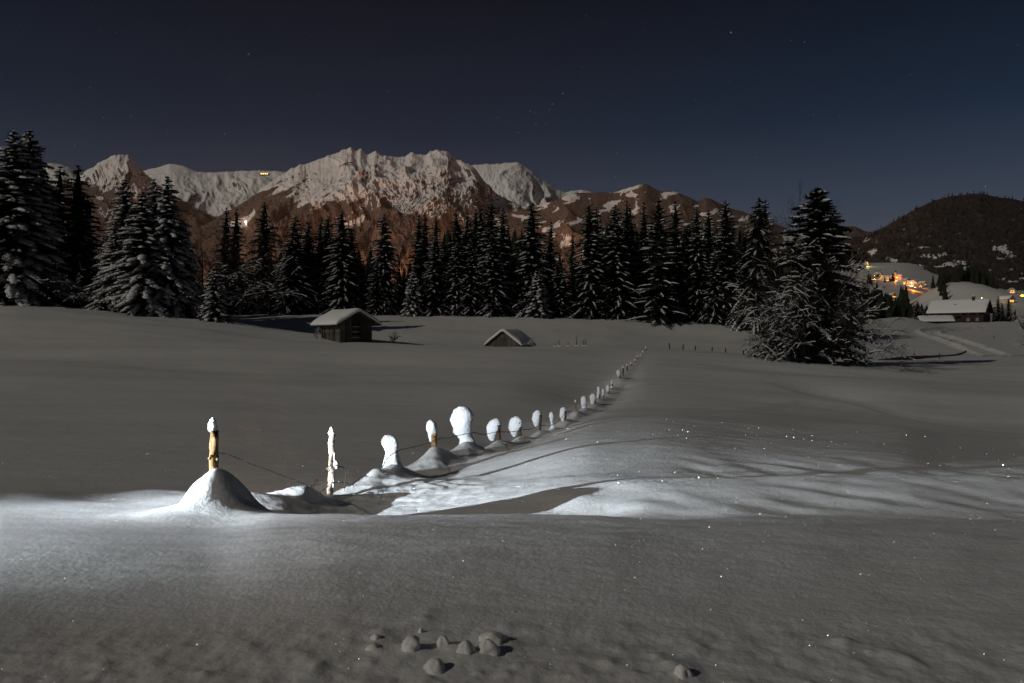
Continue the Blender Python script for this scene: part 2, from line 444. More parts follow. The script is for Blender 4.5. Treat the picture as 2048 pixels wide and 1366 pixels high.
for _px, _yb, _hw in ((823,1308,21),(886,1298,14),(932,1318,20),(976,1314,21),(986,1292,26),(872,1345,21),(752,1284,11),(748,1304,16),(1365,1356,18),(905,1306,12),(955,1330,14),(800,1330,12),(1010,1312,10)):
    _d = F * 1.645 / (_yb - 6 - 683)
    CLUMP_BUMPS.append(((_px - 1024) / F * _d, _d + .02,   .014 * _hw / 20, _hw * 1.75 / F * _d))
FCORR = None
def H(X, Y, detail=True):
    X = np.asarray(X, float); Y = np.asarray(Y, float)
    z = h_base(X, Y)
    u = X / np.maximum(Y, 3.0)
    # knoll in front of the village
    z = z + 27 * np.exp(-((X - (1912 - 1024) / F * 900) / np.where(X < 500, 48, 38))**2 - ((Y - 900) / 90)**2)
    # drift built up along the fence line
    fx = np.interp(Y, [p[1] for p in FX], [p[0] for p in FX])
    w = sstep(9.6, 11, Y) * (1 - sstep(60, 90, Y))
    dx = X - fx
    if FCORR: z = z + np.interp(Y, FCORR[0], FCORR[1]) * np.exp(-(dx / np.where(dx < 0, 3.5, 1.1))**2)
    z = z + w * np.interp(Y, [9, 12, 15, 22, 40, 80], [.10, .02, .16, .26, .22, .05]) * np.where(dx < 0, np.exp(-(dx / .75)**2), np.exp(-(dx / .55)**2))
    macc = np.zeros_like(z)
    for mx_, my_, mh, rl, rr, ry in MOUNDS:
        k = np.abs(X - mx_) < 2.2
        k &= np.abs(Y - my_) < 3
        if not np.any(k): continue
        xx = X[k] - mx_; yy = Y[k] - my_
        q = np.sqrt((xx / np.where(xx < 0, rl, rr))**2 + (yy / ry)**2)
        q = q * (1 + (.07 if my_ < 10 else .20) * pn(xx * 3.1 + mx_ * 7, yy * 3.1 + my_, 91) + (.02 if my_ < 10 else .10) * pn(xx * 9 + mx_, yy * 9, 92))
        macc[k] = macc[k] + (mh * np.exp(-np.power(q, (3.4 if mx_ < -3.5 else 2.6) if my_ < 9.5 and mh > .3 else 1.9) * .85))**2.5
    z = z + macc**(1 / 2.5)
    if not detail: return z
    # soft wind undulations
    amp = np.interp(Y, [4, 8, 15, 30, 100, 200], [.010, .012, .012, .020, .06, .2]) * (Y < 300)
    z = z + amp * fbm(X * .16 + 3, Y * .42, 3, 11)
    z = z + np.interp(Y, [3, 9, 14, 30, 60], [.006, .010, .006, .006, 0]) * fbm(X * 1.1, Y * 2.2, 3, 5)
    z = z + np.interp(Y, [12, 25, 60, 110, 160], [0, .16, .52, .50, 0]) * fbm(X * .032 + 7, Y * .075, 2, 15) * (1 - np.exp(-(dx / 9)**2) * sstep(25, 45, Y))
    # old trodden trail with soft hollows right of the fence
    tr = sstep(.12, .30, u) * np.exp(-((Y - 13.6) / 1.9)**2)
    z = z + tr * (.042 * pn(X * .85 + Y * .45, Y * .75 + 2, 21) + .020 * pn(X * 1.7 + Y * .7, Y * 1.0, 23) - .02)
    tr2 = sstep(-.05, .10, u) * np.exp(-((Y - 10.4) / 1.2)**2)
    z = z + tr2 * (.032 * pn(X * 1.3 + Y, Y * 1.0, 27))
    # rough drift by the second and third post
    rg = np.exp(-((X + 1.5) / 1.4)**2 - ((Y - 12.6) / 1.6)**2)
    z = z + rg * .022 * fbm(X * 3.2 + Y, Y * 4.0, 3, 31)
    # left ridge lumps
    z = z + np.exp(-((Y - 11.0) / .8)**2) * sstep(-.2, -.4, u) * .10 * (pn(X * .8, Y * .5, 33) - .3)
    # shallow gully crossing the meadow on the right
    de = np.interp(u, [.30, .39, .51, .643, .9], [58, 52, 44, 38.5, 34])
    t = Y - de
    z = z - sstep(.30, .42, u) * .42 * np.where(t < 0, np.exp(-(t / .7)**2), np.exp(-(t / 5.0)**2))
    fold = np.interp(u, [-.7, -.26, .0, .22, .7], [5.2, 5.75, 6.6, 7.4, 7.9])
    z = z + .035 * np.exp(-((Y - fold) / .9)**2) * np.where(Y > fold, np.exp(-((Y - fold) / .35)**2), 1)
    # near bank lumps thrown up by the plough
    for bx, by, bh, br in CLUMP_BUMPS:
        k = (np.abs(X - bx) < .25) & (np.abs(Y - by) < .25)
        if np.any(k):
            z = np.array(z); z[k] += bh * np.exp(-(((X[k] - bx) / br)**2 + ((Y[k] - by) / br)**2))
    nb = 1 - sstep(4.2, 5.0, Y)
    z = z + nb * .010 * fbm(X * 5, Y * 5, 3, 41) * (Y > 0)
    return z
_keep, MOUNDS = MOUNDS, []
# let the meadow under the fence line lie a mound's height below the mound tops
_mh = [.44, .40, .20, .34, .32, .34, .22, .24, .23, .30, .26, .32, .28, .25, .24, .24, .24, .24, .28]
_cd, _cv = [4.0], [0.0]
for k_, (px_, d_m, py_, a_, b_m, c_) in enumerate(MTOPS):
    x_ = (px_ - 1024) / F * d_m; zt_ = (683 - py_) / F * d_m
    if k_ >= 3: _cd.append(d_m); _cv.append(zt_ - _mh[k_] - float(H(np.array([x_]), np.array([d_m]), True)[0]))
_cd += [80.0, 20000.0]; _cv += [0.0, 0.0]
_cd.insert(1, 12.5); _cv.insert(1, 0.0)
FCORR = (_cd, _cv)
for k_, (px_, d_m, py_, a_, b_m, c_) in enumerate(MTOPS):
    x_ = (px_ - 1024) / F * d_m
    h_ = (683 - py_) / F * d_m - float(H(np.array([x_]), np.array([d_m]), True)[0])
    g_ = 1.0 if k_ < 3 else 1.35
    _keep.append((x_, d_m, min(.75, max(.06, h_)), a_ * g_, b_m * g_, c_ * g_ * (1.2 if k_ < 4 else 2.0)))
MOUNDS = _keep
def Hz(x, y, detail=True):
    return float(H(np.array([float(x)]), np.array([float(y)]), detail)[0]) + EYE

u_dense = np.tan(np.linspace(math.radians(-35.5), math.radians(35.5), 520))
u_all = np.concatenate([np.linspace(-1.25, u_dense[0] - .03, 18), u_dense, np.linspace(u_dense[-1] + .03, 1.25, 18)])
rows = [-60, -30, -15, -8, -4, -2, 0, 1.0, 1.8, 2.4, 2.9]
d_ = 3.2
while d_ < 13000:
    rows.append(d_)
    d_ *= 1.0052 if d_ < 30 else (1.0062 if d_ < 110 else (1.013 if d_ < 320 else 1.025))
rows = np.array(rows)
UU, DD = np.meshgrid(u_all, rows)
XX = UU * np.sqrt(DD**2 + 20.0 * np.exp(-np.maximum(DD, 0) / 3.0) + .01)
ZZ = H(XX, DD) + EYE
nr, nc = XX.shape
idx = np.arange(nr * nc).reshape(nr, nc)
quads = np.stack([idx[:-1, :-1], idx[:-1, 1:], idx[1:, 1:], idx[1:, :-1]], -1).reshape(-1, 4)
g = link('snow_field', mesh_np('snow_field', np.stack([XX, DD, ZZ], -1).reshape(-1, 3), quads), M_SNOW)
tag(g, 'smooth snow covered meadow rolling from the plough bank to the trees', kind='structure')

# ------------------------------------------------------------------ mountains
def mountain_mat(name, forest_a, forest_b, rock_a, rock_b, tree_scale):
    m, n, l, b = mat(name, (0.5, 0.5, 0.5), 0.85, 0.05)
    geo = n.new('ShaderNodeNewGeometry')
    at = n.new('ShaderNodeAttribute'); at.attribute_name = 'cover'
    sep = n.new('ShaderNodeSeparateColor'); l.new(at.outputs['Color'], sep.inputs[0])
    nf = noise_node(n, l, tree_scale, 3, 0.7, geo.outputs['Position'], (1, 1, 0.5))
    fcol = ramp(n, l, nf.outputs[0], [(0.35, forest_a), (0.7, forest_b)])
    rcol = ramp(n, l, noise_node(n, l, tree_scale * .6, 4, 0.6, geo.outputs['Position']).outputs[0], [(0.3, rock_a), (0.7, rock_b)])
    nb = noise_node(n, l, tree_scale * 1.3, 4, 0.7, geo.outputs['Position'], (1, 1, 0.35))
    def mask(sock):
        # mask value shifted by a fine noise, so the edges break up into single trees
        ad = n.new('ShaderNodeMath'); ad.operation = 'ADD'; l.new(sock, ad.inputs[0]); l.new(nb.outputs[0], ad.inputs[1])
        mr = n.new('ShaderNodeMapRange'); mr.inputs[1].default_value = 0.95; mr.inputs[2].default_value = 1.06
        l.new(ad.outputs[0], mr.inputs[0])
        return mr.outputs[0]
    m1 = n.new('ShaderNodeMix'); m1.data_type = 'RGBA'
    m1.inputs[6].default_value = (0.88, 0.88, 0.89, 1)
    l.new(mask(sep.outputs[1]), m1.inputs[0]); l.new(rcol.outputs[0], m1.inputs[7])
    m2 = n.new('ShaderNodeMix'); m2.data_type = 'RGBA'
    l.new(mask(sep.outputs[0]), m2.inputs[0]); l.new(m1.outputs[2], m2.inputs[6]); l.new(fcol.outputs[0], m2.inputs[7])
    l.new(m2.outputs[2], b.inputs['Base Color'])
    return m
M_MT = mountain_mat('alpine_mountain_face', (0.055, 0.040, 0.034), (0.24, 0.190, 0.165), (0.045, 0.041, 0.040), (0.16, 0.145, 0.138), 0.11)
M_HILL = mountain_mat('wooded_hillside', (0.036, 0.031, 0.029), (0.085, 0.074, 0.068), (0.10, 0.09, 0.08), (0.22, 0.2, 0.18), 0.09)

def mountain(name, label, prof, D, Lf, Lb, zfoot, nx, ny, seed, amp, cover, M=None, power=1.25, crest_rough=1.0, lam=1.0, warp=1.0, smooth=None):
    px = np.linspace(prof[0][0], prof[-1][0], nx)
    pk = [p[0] for p in prof]; py = [p[1] for p in prof]
    crest = pchip(pk, py, px)
    zc = (683 - crest) / F * D
    t = np.concatenate([np.linspace(0, 1, ny), 1 + np.linspace(0, 1, ny // 4)[1:] * .5])
    PX, T = np.meshgrid(px, t)
    ZC = np.repeat(zc[None], len(t), 0)
    u = (PX - 1024) / F
    Y = D - Lf * (1 - np.clip(T, 0, 1)) + Lb * (np.clip(T, 1, 2) - 1) * 2
    X0 = u * D
    tt = np.clip(T, 0, 1)
    Zb = zfoot + (ZC - zfoot) * (0.25 * tt + 0.75 * tt**power)
    Zb = np.where(T > 1, ZC - (ZC - zfoot) * ((T - 1) * 2)**1.3, Zb)
    B0 = tt * math.hypot(Lf, 1400)
    wv = warp * (.40 * pn(X0 / 800 / lam, B0 / 900 / lam, seed + 50) + .22 * pn(X0 / 260 / lam, B0 / 300 / lam, seed + 51))
    dg = .45 * np.sin(X0 / 900 + seed)
    r1 = ridged(X0 / (640 * lam) + wv + dg * tt, B0 / (1500 * lam) + wv * .5, 2, seed)
    r2 = ridged(X0 / (270 * lam) + wv * 1.6 + .35 * tt, B0 / (760 * lam) - wv, 5, seed + 9, .54)
    r3 = fbm(X0 / (60 * lam) + wv * 2, B0 / (110 * lam) + wv, 5, seed + 19, .66)
    env = (4 * tt * (1 - tt))**.6
    edge = np.clip(1.06 - tt, 0.05, 1)**.5
    rel = amp * (ZC - zfoot)
    off = rel * (env * (.60 * (r1 - .62) + .50 * (r2 - .62) * np.clip(.45 + .9 * pn(X0 / 1100, T * 1.5, seed + 77) + .25, .25, 1.2)) + .040 * np.minimum(1, edge * 1.6) * r3 * (tt > .02))
    if smooth is not None: off = off * (1 - smooth(PX, 683 - (683 - crest)[None] * (.2 + .8 * T)))
    off = off + crest_rough * amp * (ZC - zfoot) * .030 * np.exp(-((T - 1) / .12)**2) * (fbm(X0 / (70 * lam), T * 3, 3, seed + 29, .55))
    Z = Zb + off * (T <= 1.0001) 
    X = u * Y
    # steepness along the slope and across
    dZ_t = np.gradient(Z, axis=0) / np.maximum(np.gradient(Y, axis=0), 1e-3)
    dZ_x = np.gradient(Z, axis=1) / np.maximum(np.gradient(X, axis=1), 1e-3)
    PY = 683 - Z / Y * F
    fo, ro = cover(PX, PY, T, Z, dZ_t, dZ_x, r1, r2, r3, X0, seed)
    V = np.stack([X, Y, Z + EYE], -1).reshape(-1, 3)
    r_, c_ = X.shape
    idx = np.arange(r_ * c_).reshape(r_, c_)
    q = np.stack([idx[:-1, :-1], idx[:-1, 1:], idx[1:, 1:], idx[1:, :-1]], -1).reshape(-1, 4)
    me = mesh_np(name, V, q)
    ca = me.attributes.new('cover', 'FLOAT_COLOR', 'POINT')
    rgba = np.stack([np.clip(fo, 0, 1), np.clip(ro, 0, 1), np.zeros_like(fo), np.ones_like(fo)], -1).astype(np.float32)
    ca.data.foreach_set('color', rgba.ravel())
    o = link(name, me, M or M_MT)
    tag(o, label, kind='structure')
    return o, X, Y, Z

def steep(st, sx):
    q = np.hypot(st, sx); a, b_ = np.percentile(q, [45, 96])
    return (q - a) / (b_ - a)
def cov_main(PX, PY, T, Z, st, sx, r1, r2, r3, X0, seed):
    # tree line runs down from the left shoulder, climbs again under the cliffs
    tl = np.interp(PX, [420, 470, 520, 580, 640, 700, 760, 830, 900, 960, 1000, 1060, 1120], [430, 402, 380, 388, 400, 402, 410, 424, 438, 440, 424, 420, 430])
    left = 1 - sstep(700, 800, PX)
    dgn = pn((PY + .60 * PX) / 17, PX / 190, seed + 71) + .5 * pn((PY + .60 * PX) / 8, PX / 90, seed + 72)
    j = 16 * fbm(X0 / 200, PY / 30, 4, seed + 61, .6) + 40 * left * dgn + 26 * (r2 - .66)
    f = sstep(-14, 12, PY - tl - j)
    # scattered trees above the line
    sp = sstep(.12, .42, fbm(X0 / 42, PY / 7, 4, seed + 63, .7)) * sstep(-70, -8, PY - tl - j) * .72
    f = np.maximum(f, sp)
    # bare gullies cut down through the forest
    gul = sstep(.30, .46, pn(X0 / 150 + .8 * pn(X0 / 200, PY / 40, 4), PY / 130, seed + 66)) * (1 - sstep(440, 470, PY))
    f = f * (1 - .85 * gul) * .9 + .04
    sn = steep(st, sx)
    ro = sstep(.25, .85, sn + .30 * r3 + .30 * sstep(330, 420, PY) + .25 * np.exp(-((PX - 930) / 80)**2) - .30 * (1 - sstep(690, 760, PX)) - .12)
    return f, ro * .85
def cov_left(PX, PY, T, Z, st, sx, r1, r2, r3, X0, seed):
    tl = np.interp(PX, [120, 180, 240, 290, 340, 400, 440], [356, 374, 398, 408, 402, 415, 430])
    j = 18 * fbm(X0 / 160, PY / 26, 4, seed + 61, .6) + 30 * (r2 - .66)
    f = sstep(-12, 12, PY - tl - j)
    sp = sstep(.2, .5, fbm(X0 / 60, PY / 10, 3, seed + 63)) * sstep(-50, -8, PY - tl - j) * .6
    f = np.maximum(f, sp)
    bare = sstep(.12, .4, pn(X0 / 190, PY / 34, seed + 67)) * (PX < 330) * sstep(395, 420, PY)
    f = f * (1 - .8 * bare) * .9 + .04
    ro = sstep(.4, 1.0, steep(st, sx) + .30 * r3 + .15)
    return f, ro * .8
def cov_snowy(PX, PY, T, Z, st, sx, r1, r2, r3, X0, seed):
    f = sstep(0, 26, PY - 436 - 18 * fbm(X0 / 260, PY / 30, 4, seed + 61)) * .85
    f = np.maximum(f, (PX > 940) * sstep(-6, 16, PY - np.interp(PX, [1000, 1080, 1130, 1180], [430, 412, 392, 384]) - 16 * fbm(X0 / 200, PY / 22, 4, seed + 3)) * .85)
    ro = sstep(.5, 1.1, steep(st, sx) + .35 * r3 - .05 + .6 * np.exp(-((PX - 400) / 60)**2 - ((PY - 385) / 22)**2))
    return f, ro * .7
def cov_forest(PX, PY, T, Z, st, sx, r1, r2, r3, X0, seed):
    patch = sstep(.38, .50, fbm(X0 / 110 + .5 * pn(X0 / 90, PY / 12, 9), PY / 24 + X0 / 500, 4, seed + 61, .6)) * sstep(0, .1, T)
    top = np.exp(-((PX - 1250) / 34)**2) * sstep(12, 0, PY - np.interp(PX, [1200, 1250, 1290, 1310], [386, 377, 370, 374])) * .95
    f = np.clip(.93 - .9 * patch - top, 0, 1)
    return f, np.zeros_like(f)
def cov_hill(PX, PY, T, Z, st, sx, r1, r2, r3, X0, seed):
    patch = sstep(.34, .48, fbm(X0 / 70, PY / 16, 4, seed + 61)) * sstep(470, 510, PY)
    f = np.clip(.93 - .60 * patch - .30 * sstep(.1, .6, fbm(X0 / 22, PY / 9, 3, seed + 8)), 0, 1)
    return f, np.zeros_like(f)

mountain('mountain', 'pale snow covered back range on the far left skyline',
         [(20,340),(95,326),(125,330),(165,346),(230,350),(300,338),(345,328),(372,334),(395,343),(430,345),(470,342),(520,341),(560,343),(620,350),(700,380)],
         8200, 3200, 1800, 60, 420, 200, 3, .17, cov_snowy, crest_rough=.5, lam=1.3)
mountain('mountain', 'broad white snow peak behind the right shoulder of the main massif',
         [(880,345),(945,330),(985,328),(1030,325),(1048,332),(1085,358),(1130,384),(1160,380),(1200,392),(1240,420)],
         7600, 2800, 1800, 60, 300, 200, 5, .24, cov_snowy, crest_rough=.5, lam=1.2)
mountain('mountain', 'rocky pyramid peak on the left above the dark tree clump',
         [(60,400),(110,372),(165,346),(205,322),(232,310),(255,308),(268,322),(300,356),(350,392),(400,420),(440,440),(470,452)],
         6600, 2400, 1500, 50, 420, 240, 8, .24, cov_left, crest_rough=1.0, lam=.9)
_, MX, MY, MZ = mountain('mountain', 'main rocky massif with a snowy double summit in the centre of the range',
         [(405,452),(440,432),(500,396),(545,362),(580,340),(640,316),(690,299),(702,295),(712,300),(720,298),(735,309),(748,304),(762,310),(800,315),(825,308),(850,309),(866,301),(890,302),(905,314),(928,324),(948,336),(970,362),(1000,392),(1040,408),(1090,428),(1140,450),(1200,470)],
         6000, 2500, 1600, 50, 900, 380, 12, .27, cov_main, crest_rough=1.0, lam=.8, smooth=lambda px, py: .72 * np.exp(-((px - 640) / 85)**2) * (1 - sstep(390, 425, py)))
mountain('mountain', 'long dark wooded ridge with a few snow patches right of the massif',
         [(980,432),(1050,418),(1110,400),(1150,386),(1185,385),(1225,384),(1262,374),(1290,368),(1318,381),(1350,384),(1380,395),(1398,402),(1412,396),(1450,412),(1490,425),(1560,452),(1640,480),(1700,500)],
         5200, 1900, 1300, 60, 420, 160, 17, .20, cov_forest, crest_rough=.5)
mountain('mountain', 'far faint snowy hills at the head of the valley',
         [(1600,470),(1680,456),(1705,452),(1730,462),(1770,468),(1800,458),(1850,450),(1960,455)],
         9500, 2600, 1500, 100, 160, 80, 23, .22, cov_snowy, crest_rough=.4)
mountain('hill', 'low dark wooded foothill left of the valley mouth',
         [(1480,520),(1560,500),(1620,485),(1680,476),(1725,474),(1745,482),(1770,500),(1800,520)],
         2900, 800, 500, 90, 160, 80, 29, .14, cov_hill, M=M_HILL, crest_rough=.3, lam=.5)
_, HX, HY, HZ = mountain('hill', 'big rounded hill covered in bare dark woods on the right',
         [(1640,535),(1690,498),(1740,470),(1790,442),(1840,414),(1880,398),(1925,390),(1958,387),(1990,393),(2030,399),(2070,408),(2160,430),(2300,470),(2460,520)],
         2500, 900, 700, 55, 420, 200, 37, .10, cov_hill, M=M_HILL, power=1.0, crest_rough=.25, lam=.45)

# ------------------------------------------------------------------ trees: builders
def spruce_protos(seed, Ht, R, levels, snow, heavy, droop=.55, per=7, low=.03, taper=.9):
    """returns meshes trunk, crown, snow_load for a spruce standing at the origin"""
    rg = random.Random(seed)
    tr = MB()
    pts = [(rg.uniform(-.05, .05) * (k > 0), rg.uniform(-.05, .05) * (k > 0), Ht * k / 8) for k in range(9)]
    tr.tube(pts, [max(.02, .018 * Ht * (1 - k / 8.2)) for k in range(9)], 7, True, .1, rg)
    fv, ft, fq = [], [], []
    sv, stt = [], []
    up = np.array([0, 0, 1.0])
    for L in range(levels):
        f = L / (levels - 1)
        z = Ht * (low + (1 - low) * (f ** .92)) - .1
        rad = R * (1 - f) ** taper + .10
        if f > .93: rad *= .8
        nb = max(4, int(round(per * (0.65 + .5 * (1 - f)))))
        a0 = rg.uniform(0, 6.28)
        for k in range(nb):
            az = a0 + 6.283 * k / nb + rg.uniform(-.3, .3)
            ln = rad * rg.uniform(.68, 1.14)
            if rg.random() < .06: ln *= 1.22
            ln *= 1 + .30 * mnoise.noise(Vector((math.cos(az) * 1.1, math.sin(az) * 1.1, z * .28 + seed)))
            ln = min(ln, rad * 1.22)
            if rg.random() < .07: continue
            zb = z + rg.uniform(-.5, .5) * Ht / levels
            d = np.array([math.cos(az), math.sin(az), 0.0]); sd = np.array([-d[1], d[0], 0.0])
            rise = .30 * f + rg.uniform(-.08, .1); dr = droop * (1.1 - .55 * f) + rg.uniform(-.1, .12)
            def pt(t):
                return np.array([0, 0, zb]) + d * ln * t * (1 - .10 * t) + up * ln * (rise * t - dr * t * t * (1.25 - .35 * t))
            step = max(.26, ln / 11)
            ns = max(3, int(ln / step))
            # needle sprays
            for i in range(ns):
                t = (i + .6) / ns
                p = pt(t)
                twp = snow * (.45 if heavy < .7 else .8)
                tl = (.34 * ln * (1 - t) + .32) * rg.uniform(.7, 1.2)
                tl = min(tl, 1.25)
                for s_ in (-1, 1):
                    dirv = sd * s_ * .8 + d * .75 - up * rg.uniform(.15, .55)
                    dirv /= np.linalg.norm(dirv)
                    w = .17 + .10 * tl
                    q = p + dirv * tl
                    m_ = p + dirv * tl * .5
                    side = np.cross(dirv, up); side /= max(1e-6, np.linalg.norm(side))
                    b0 = len(fv)
                    fv += [p, m_ + side * w * .6 - up * .05, q, m_ - side * w * .6 - up * .05]
                    fq.append((b0, b0+1, b0+2, b0+3))
                    if snow > 0 and rg.random() < twp * (.95 if t > .25 else .3):
                        hh = (.06 + .10 * heavy) * rg.uniform(.6, 1.3)
                        ww = w * (.30 + .38 * heavy)
                        b0 = len(sv)
                        p1 = p + dirv * tl * .12 + up * .02; q1 = p + dirv * tl * rg.uniform(.7, 1.0) + up * .01
                        mm = (p1 + q1) / 2
                        sv += [p1, mm + side * ww, q1, mm - side * ww, mm + up * hh]
                        stt += [(b0, b0+1, b0+4), (b0+1, b0+2, b0+4), (b0+2, b0+3, b0+4), (b0+3, b0, b0+4)]
                # hanging twig
                hl = (.25 + .12 * ln * (1 - t)) * rg.uniform(.7, 1.5)
                b0 = len(fv)
                fv += [p + d * .14, p - d * .14, p - up * hl + sd * rg.uniform(-.15, .15)]
                ft.append((b0, b0+1, b0+2))
            # tip
            p = pt(.92); q = pt(1.08)
            b0 = len(fv)
            fv += [p + sd * .12, q, p - sd * .12]; ft.append((b0, b0+1, b0+2))
            # snow pillow along the branch
            if snow > 0 and ln > .35 and rg.random() < .45 + .5 * snow:
                t0 = rg.uniform(.12, .45); t1 = rg.uniform(.85, 1.06)
                segs = max(3, int((t1 - t0) * ln / .38))
                segs = min(segs, 8)
                b0 = len(sv)
                wmax = (.06 + .33 * heavy) * rg.uniform(.7, 1.25) * min(1.3, .5 + ln * .3)
                hmax = (.05 + .24 * heavy) * rg.uniform(.7, 1.25)
                for i in range(segs + 1):
                    e = i / segs
                    t = t0 + (t1 - t0) * e
                    p = pt(t)
                    w = wmax * (math.sin(math.pi * min(1, .10 + .86 * e)) ** .6) * rg.uniform(.65, 1.2) * (.6 + .5 * e)
                    h = hmax * (math.sin(math.pi * min(1, .12 + .8 * e)) ** .6) * rg.uniform(.7, 1.2)
                    sv += [p - sd * w - up * (.05 + .25 * w), p - sd * w * .6 + up * h * .75, p + up * h, p + sd * w * .6 + up * h * .75, p + sd * w - up * (.05 + .25 * w)]
                for i in range(segs):
                    for c in range(4):
                        a = b0 + i * 5 + c
                        stt += [(a, a+1, a+6), (a, a+6, a+5)]
                stt += [(b0, b0+2, b0+1), (b0, b0+3, b0+2), (b0, b0+4, b0+3)]
                e = b0 + segs * 5
                stt += [(e, e+1, e+2), (e, e+2, e+3), (e, e+3, e+4)]
    nt = 12
    for k in range(nt):
        f0 = k / nt; zb = Ht * (.04 + .94 * f0); zt = min(Ht * .99, zb + Ht * .16)
        rr_ = .40 * R * (1 - f0) ** taper
        b0 = len(fv); ns_ = 9
        for q_ in range(ns_):
            a_ = 6.283 * q_ / ns_ + rg.uniform(-.3, .3); w_ = rr_ * rg.uniform(.6, 1.2)
            fv.append(np.array([math.cos(a_) * w_, math.sin(a_) * w_, zb - rg.uniform(0, .06) * Ht]))
        fv.append(np.array([0, 0, zt]))
        for q_ in range(ns_): ft.append((b0 + q_, b0 + (q_ + 1) % ns_, b0 + ns_))
    crown = mesh_np('crown', np.array(fv), [np.array(ft, np.int32), np.array(fq, np.int32)], False)
    crown.materials.append(M_NEEDLE)
    tm = tr.mesh('trunk', True); tm.materials.append(M_BARK)
    sm = mesh_np('snow_load', np.array(sv), np.array(stt, np.int32), True)
    sm.materials.append(M_TSNOW)
    return tm, crown, sm

def bare_protos(seed, Ht, spread, depth, trunk_r, snow, split=(2, 4), start=.18, droop=.0, limbs=6, twig=.012, maxn=5200, upb=.25):
    rg = random.Random(seed)
    wood_, sn, tw = MB(), MB(), MB()
    up = Vector((0, 0, 1))
    count = [0]
    def snowstrip(pts, r):
        if snow <= 0: return
        b0v = []; h = []
        for i, p in enumerate(pts):
            t = (pts[min(i+1, len(pts)-1)] - pts[max(i-1, 0)]).normalized()
            side = t.cross(up)
            if side.length < .25: return
            flat = side.length
            side.normalize()
            w = (r * .8 + .035 * snow) * rg.uniform(.7, 1.2)
            hh = (.035 + .16 * snow) * flat * rg.uniform(.6, 1.3)
            b0v += [tuple(p - side * w), tuple(p + up * (r + hh)), tuple(p + side * w)]
        qs = []
        for i in range(len(pts) - 1):
            a = i * 3
            qs += [(a, a+1, a+4, a+3), (a+1, a+2, a+5, a+4)]
        sn.add(b0v, qs=qs)
    def grow(p, d, ln, r, lev):
        if count[0] > maxn: return
        count[0] += 1
        n_ = 4 if lev < 3 else 3
        pts = [p.copy()]; q = p.copy(); dd = d.copy()
        for i in range(n_):
            dd = (dd + Vector((rg.uniform(-.22, .22), rg.uniform(-.22, .22), rg.uniform(-.18, .18) - droop * .16 * lev)) + up * upb * .10).normalized()
            q = q + dd * ln / n_
            pts.append(q.copy())
        r1 = r * .55
        rad = [r + (r1 - r) * i / n_ for i in range(n_ + 1)]
        (wood_ if lev < 3 else tw).tube(pts, rad, 6 if lev < 2 else 3, False)
        if lev >= 1 and rg.random() < (.15 + 1.6 * snow if lev < 3 else .03 + .55 * snow): snowstrip(pts, r * .8)
        if lev >= depth: return
        nchild = rg.randint(*split) + (1 if lev >= 2 else 0)
        for c in range(nchild):
            t = rg.uniform(.30, 1.0) if c else 1.0
            i = min(n_ - 1, int(t * n_)); e = t * n_ - i
            bp = pts[i].lerp(pts[i+1], min(1, e))
            ax = Vector((rg.uniform(-1, 1), rg.uniform(-1, 1), rg.uniform(-.5, .8))).normalized()
            nd = (dd * .75 + ax * .75).normalized()
            grow(bp, nd, ln * rg.uniform(.52, .8), max(twig, r1 * rg.uniform(.55, .85)), lev + 1)
    p0 = Vector((0, 0, -.3))
    th = Ht * start
    if trunk_r > 0:
        tp = [p0, Vector((.05, 0, th * .5)), Vector((0, .06, th)), Vector((.1, 0, Ht * .5)), Vector((0, 0, Ht * .72))]
        wood_.tube(tp, [trunk_r * 1.25, trunk_r, trunk_r * .85, trunk_r * .5, trunk_r * .22], 8, False)
    for k in range(limbs):
        a = 6.283 * k / limbs + rg.uniform(-.4, .4)
        f = (k % 3) / 3 + rg.uniform(0, .3)
        zz = th + (Ht * .55 - th) * min(1, f) if trunk_r > 0 else 0
        el = (.35 + .8 * f) if trunk_r > 0 else rg.uniform(.9, 1.45)
        d = Vector((math.cos(a) * math.cos(el) * spread, math.sin(a) * math.cos(el) * spread, math.sin(el))).normalized()
        grow(Vector((0, 0, zz)), d, Ht * rg.uniform(.26, .36), max(trunk_r * .45, twig * 2.2), 1)
    wm = wood_.mesh('trunk', True); wm.materials.append(M_BARK)
    res = [wm]
    if tw.v:
        tm = tw.mesh('crown', False); tm.materials.append(M_BARK); res.append(tm)
    if sn.v:
        sm = sn.mesh('snow_load', True); sm.materials.append(M_TSNOW); res.append(sm)
    return res

PART = ['trunk', 'crown', 'snow_load']
def make_tree(name, meshes, loc, label, cat, group=None, s=(1, 1, 1), rz=0.0):
    r = empty(name, loc, rz)
    r.scale = s
    for me in meshes:
        nm = me.name.split('.')[0]
        c = link(nm, me, None, r)
        if nm == 'snow_load': c['kind'] = 'stuff'
    tr_ = random.Random(int(abs(loc[0]) * 100) + int(loc[1] * 10))
    r.rotation_euler = (tr_.uniform(-.035, .035), tr_.uniform(-.035, .035), rz)
    tag(r, label, cat, group)
    return r

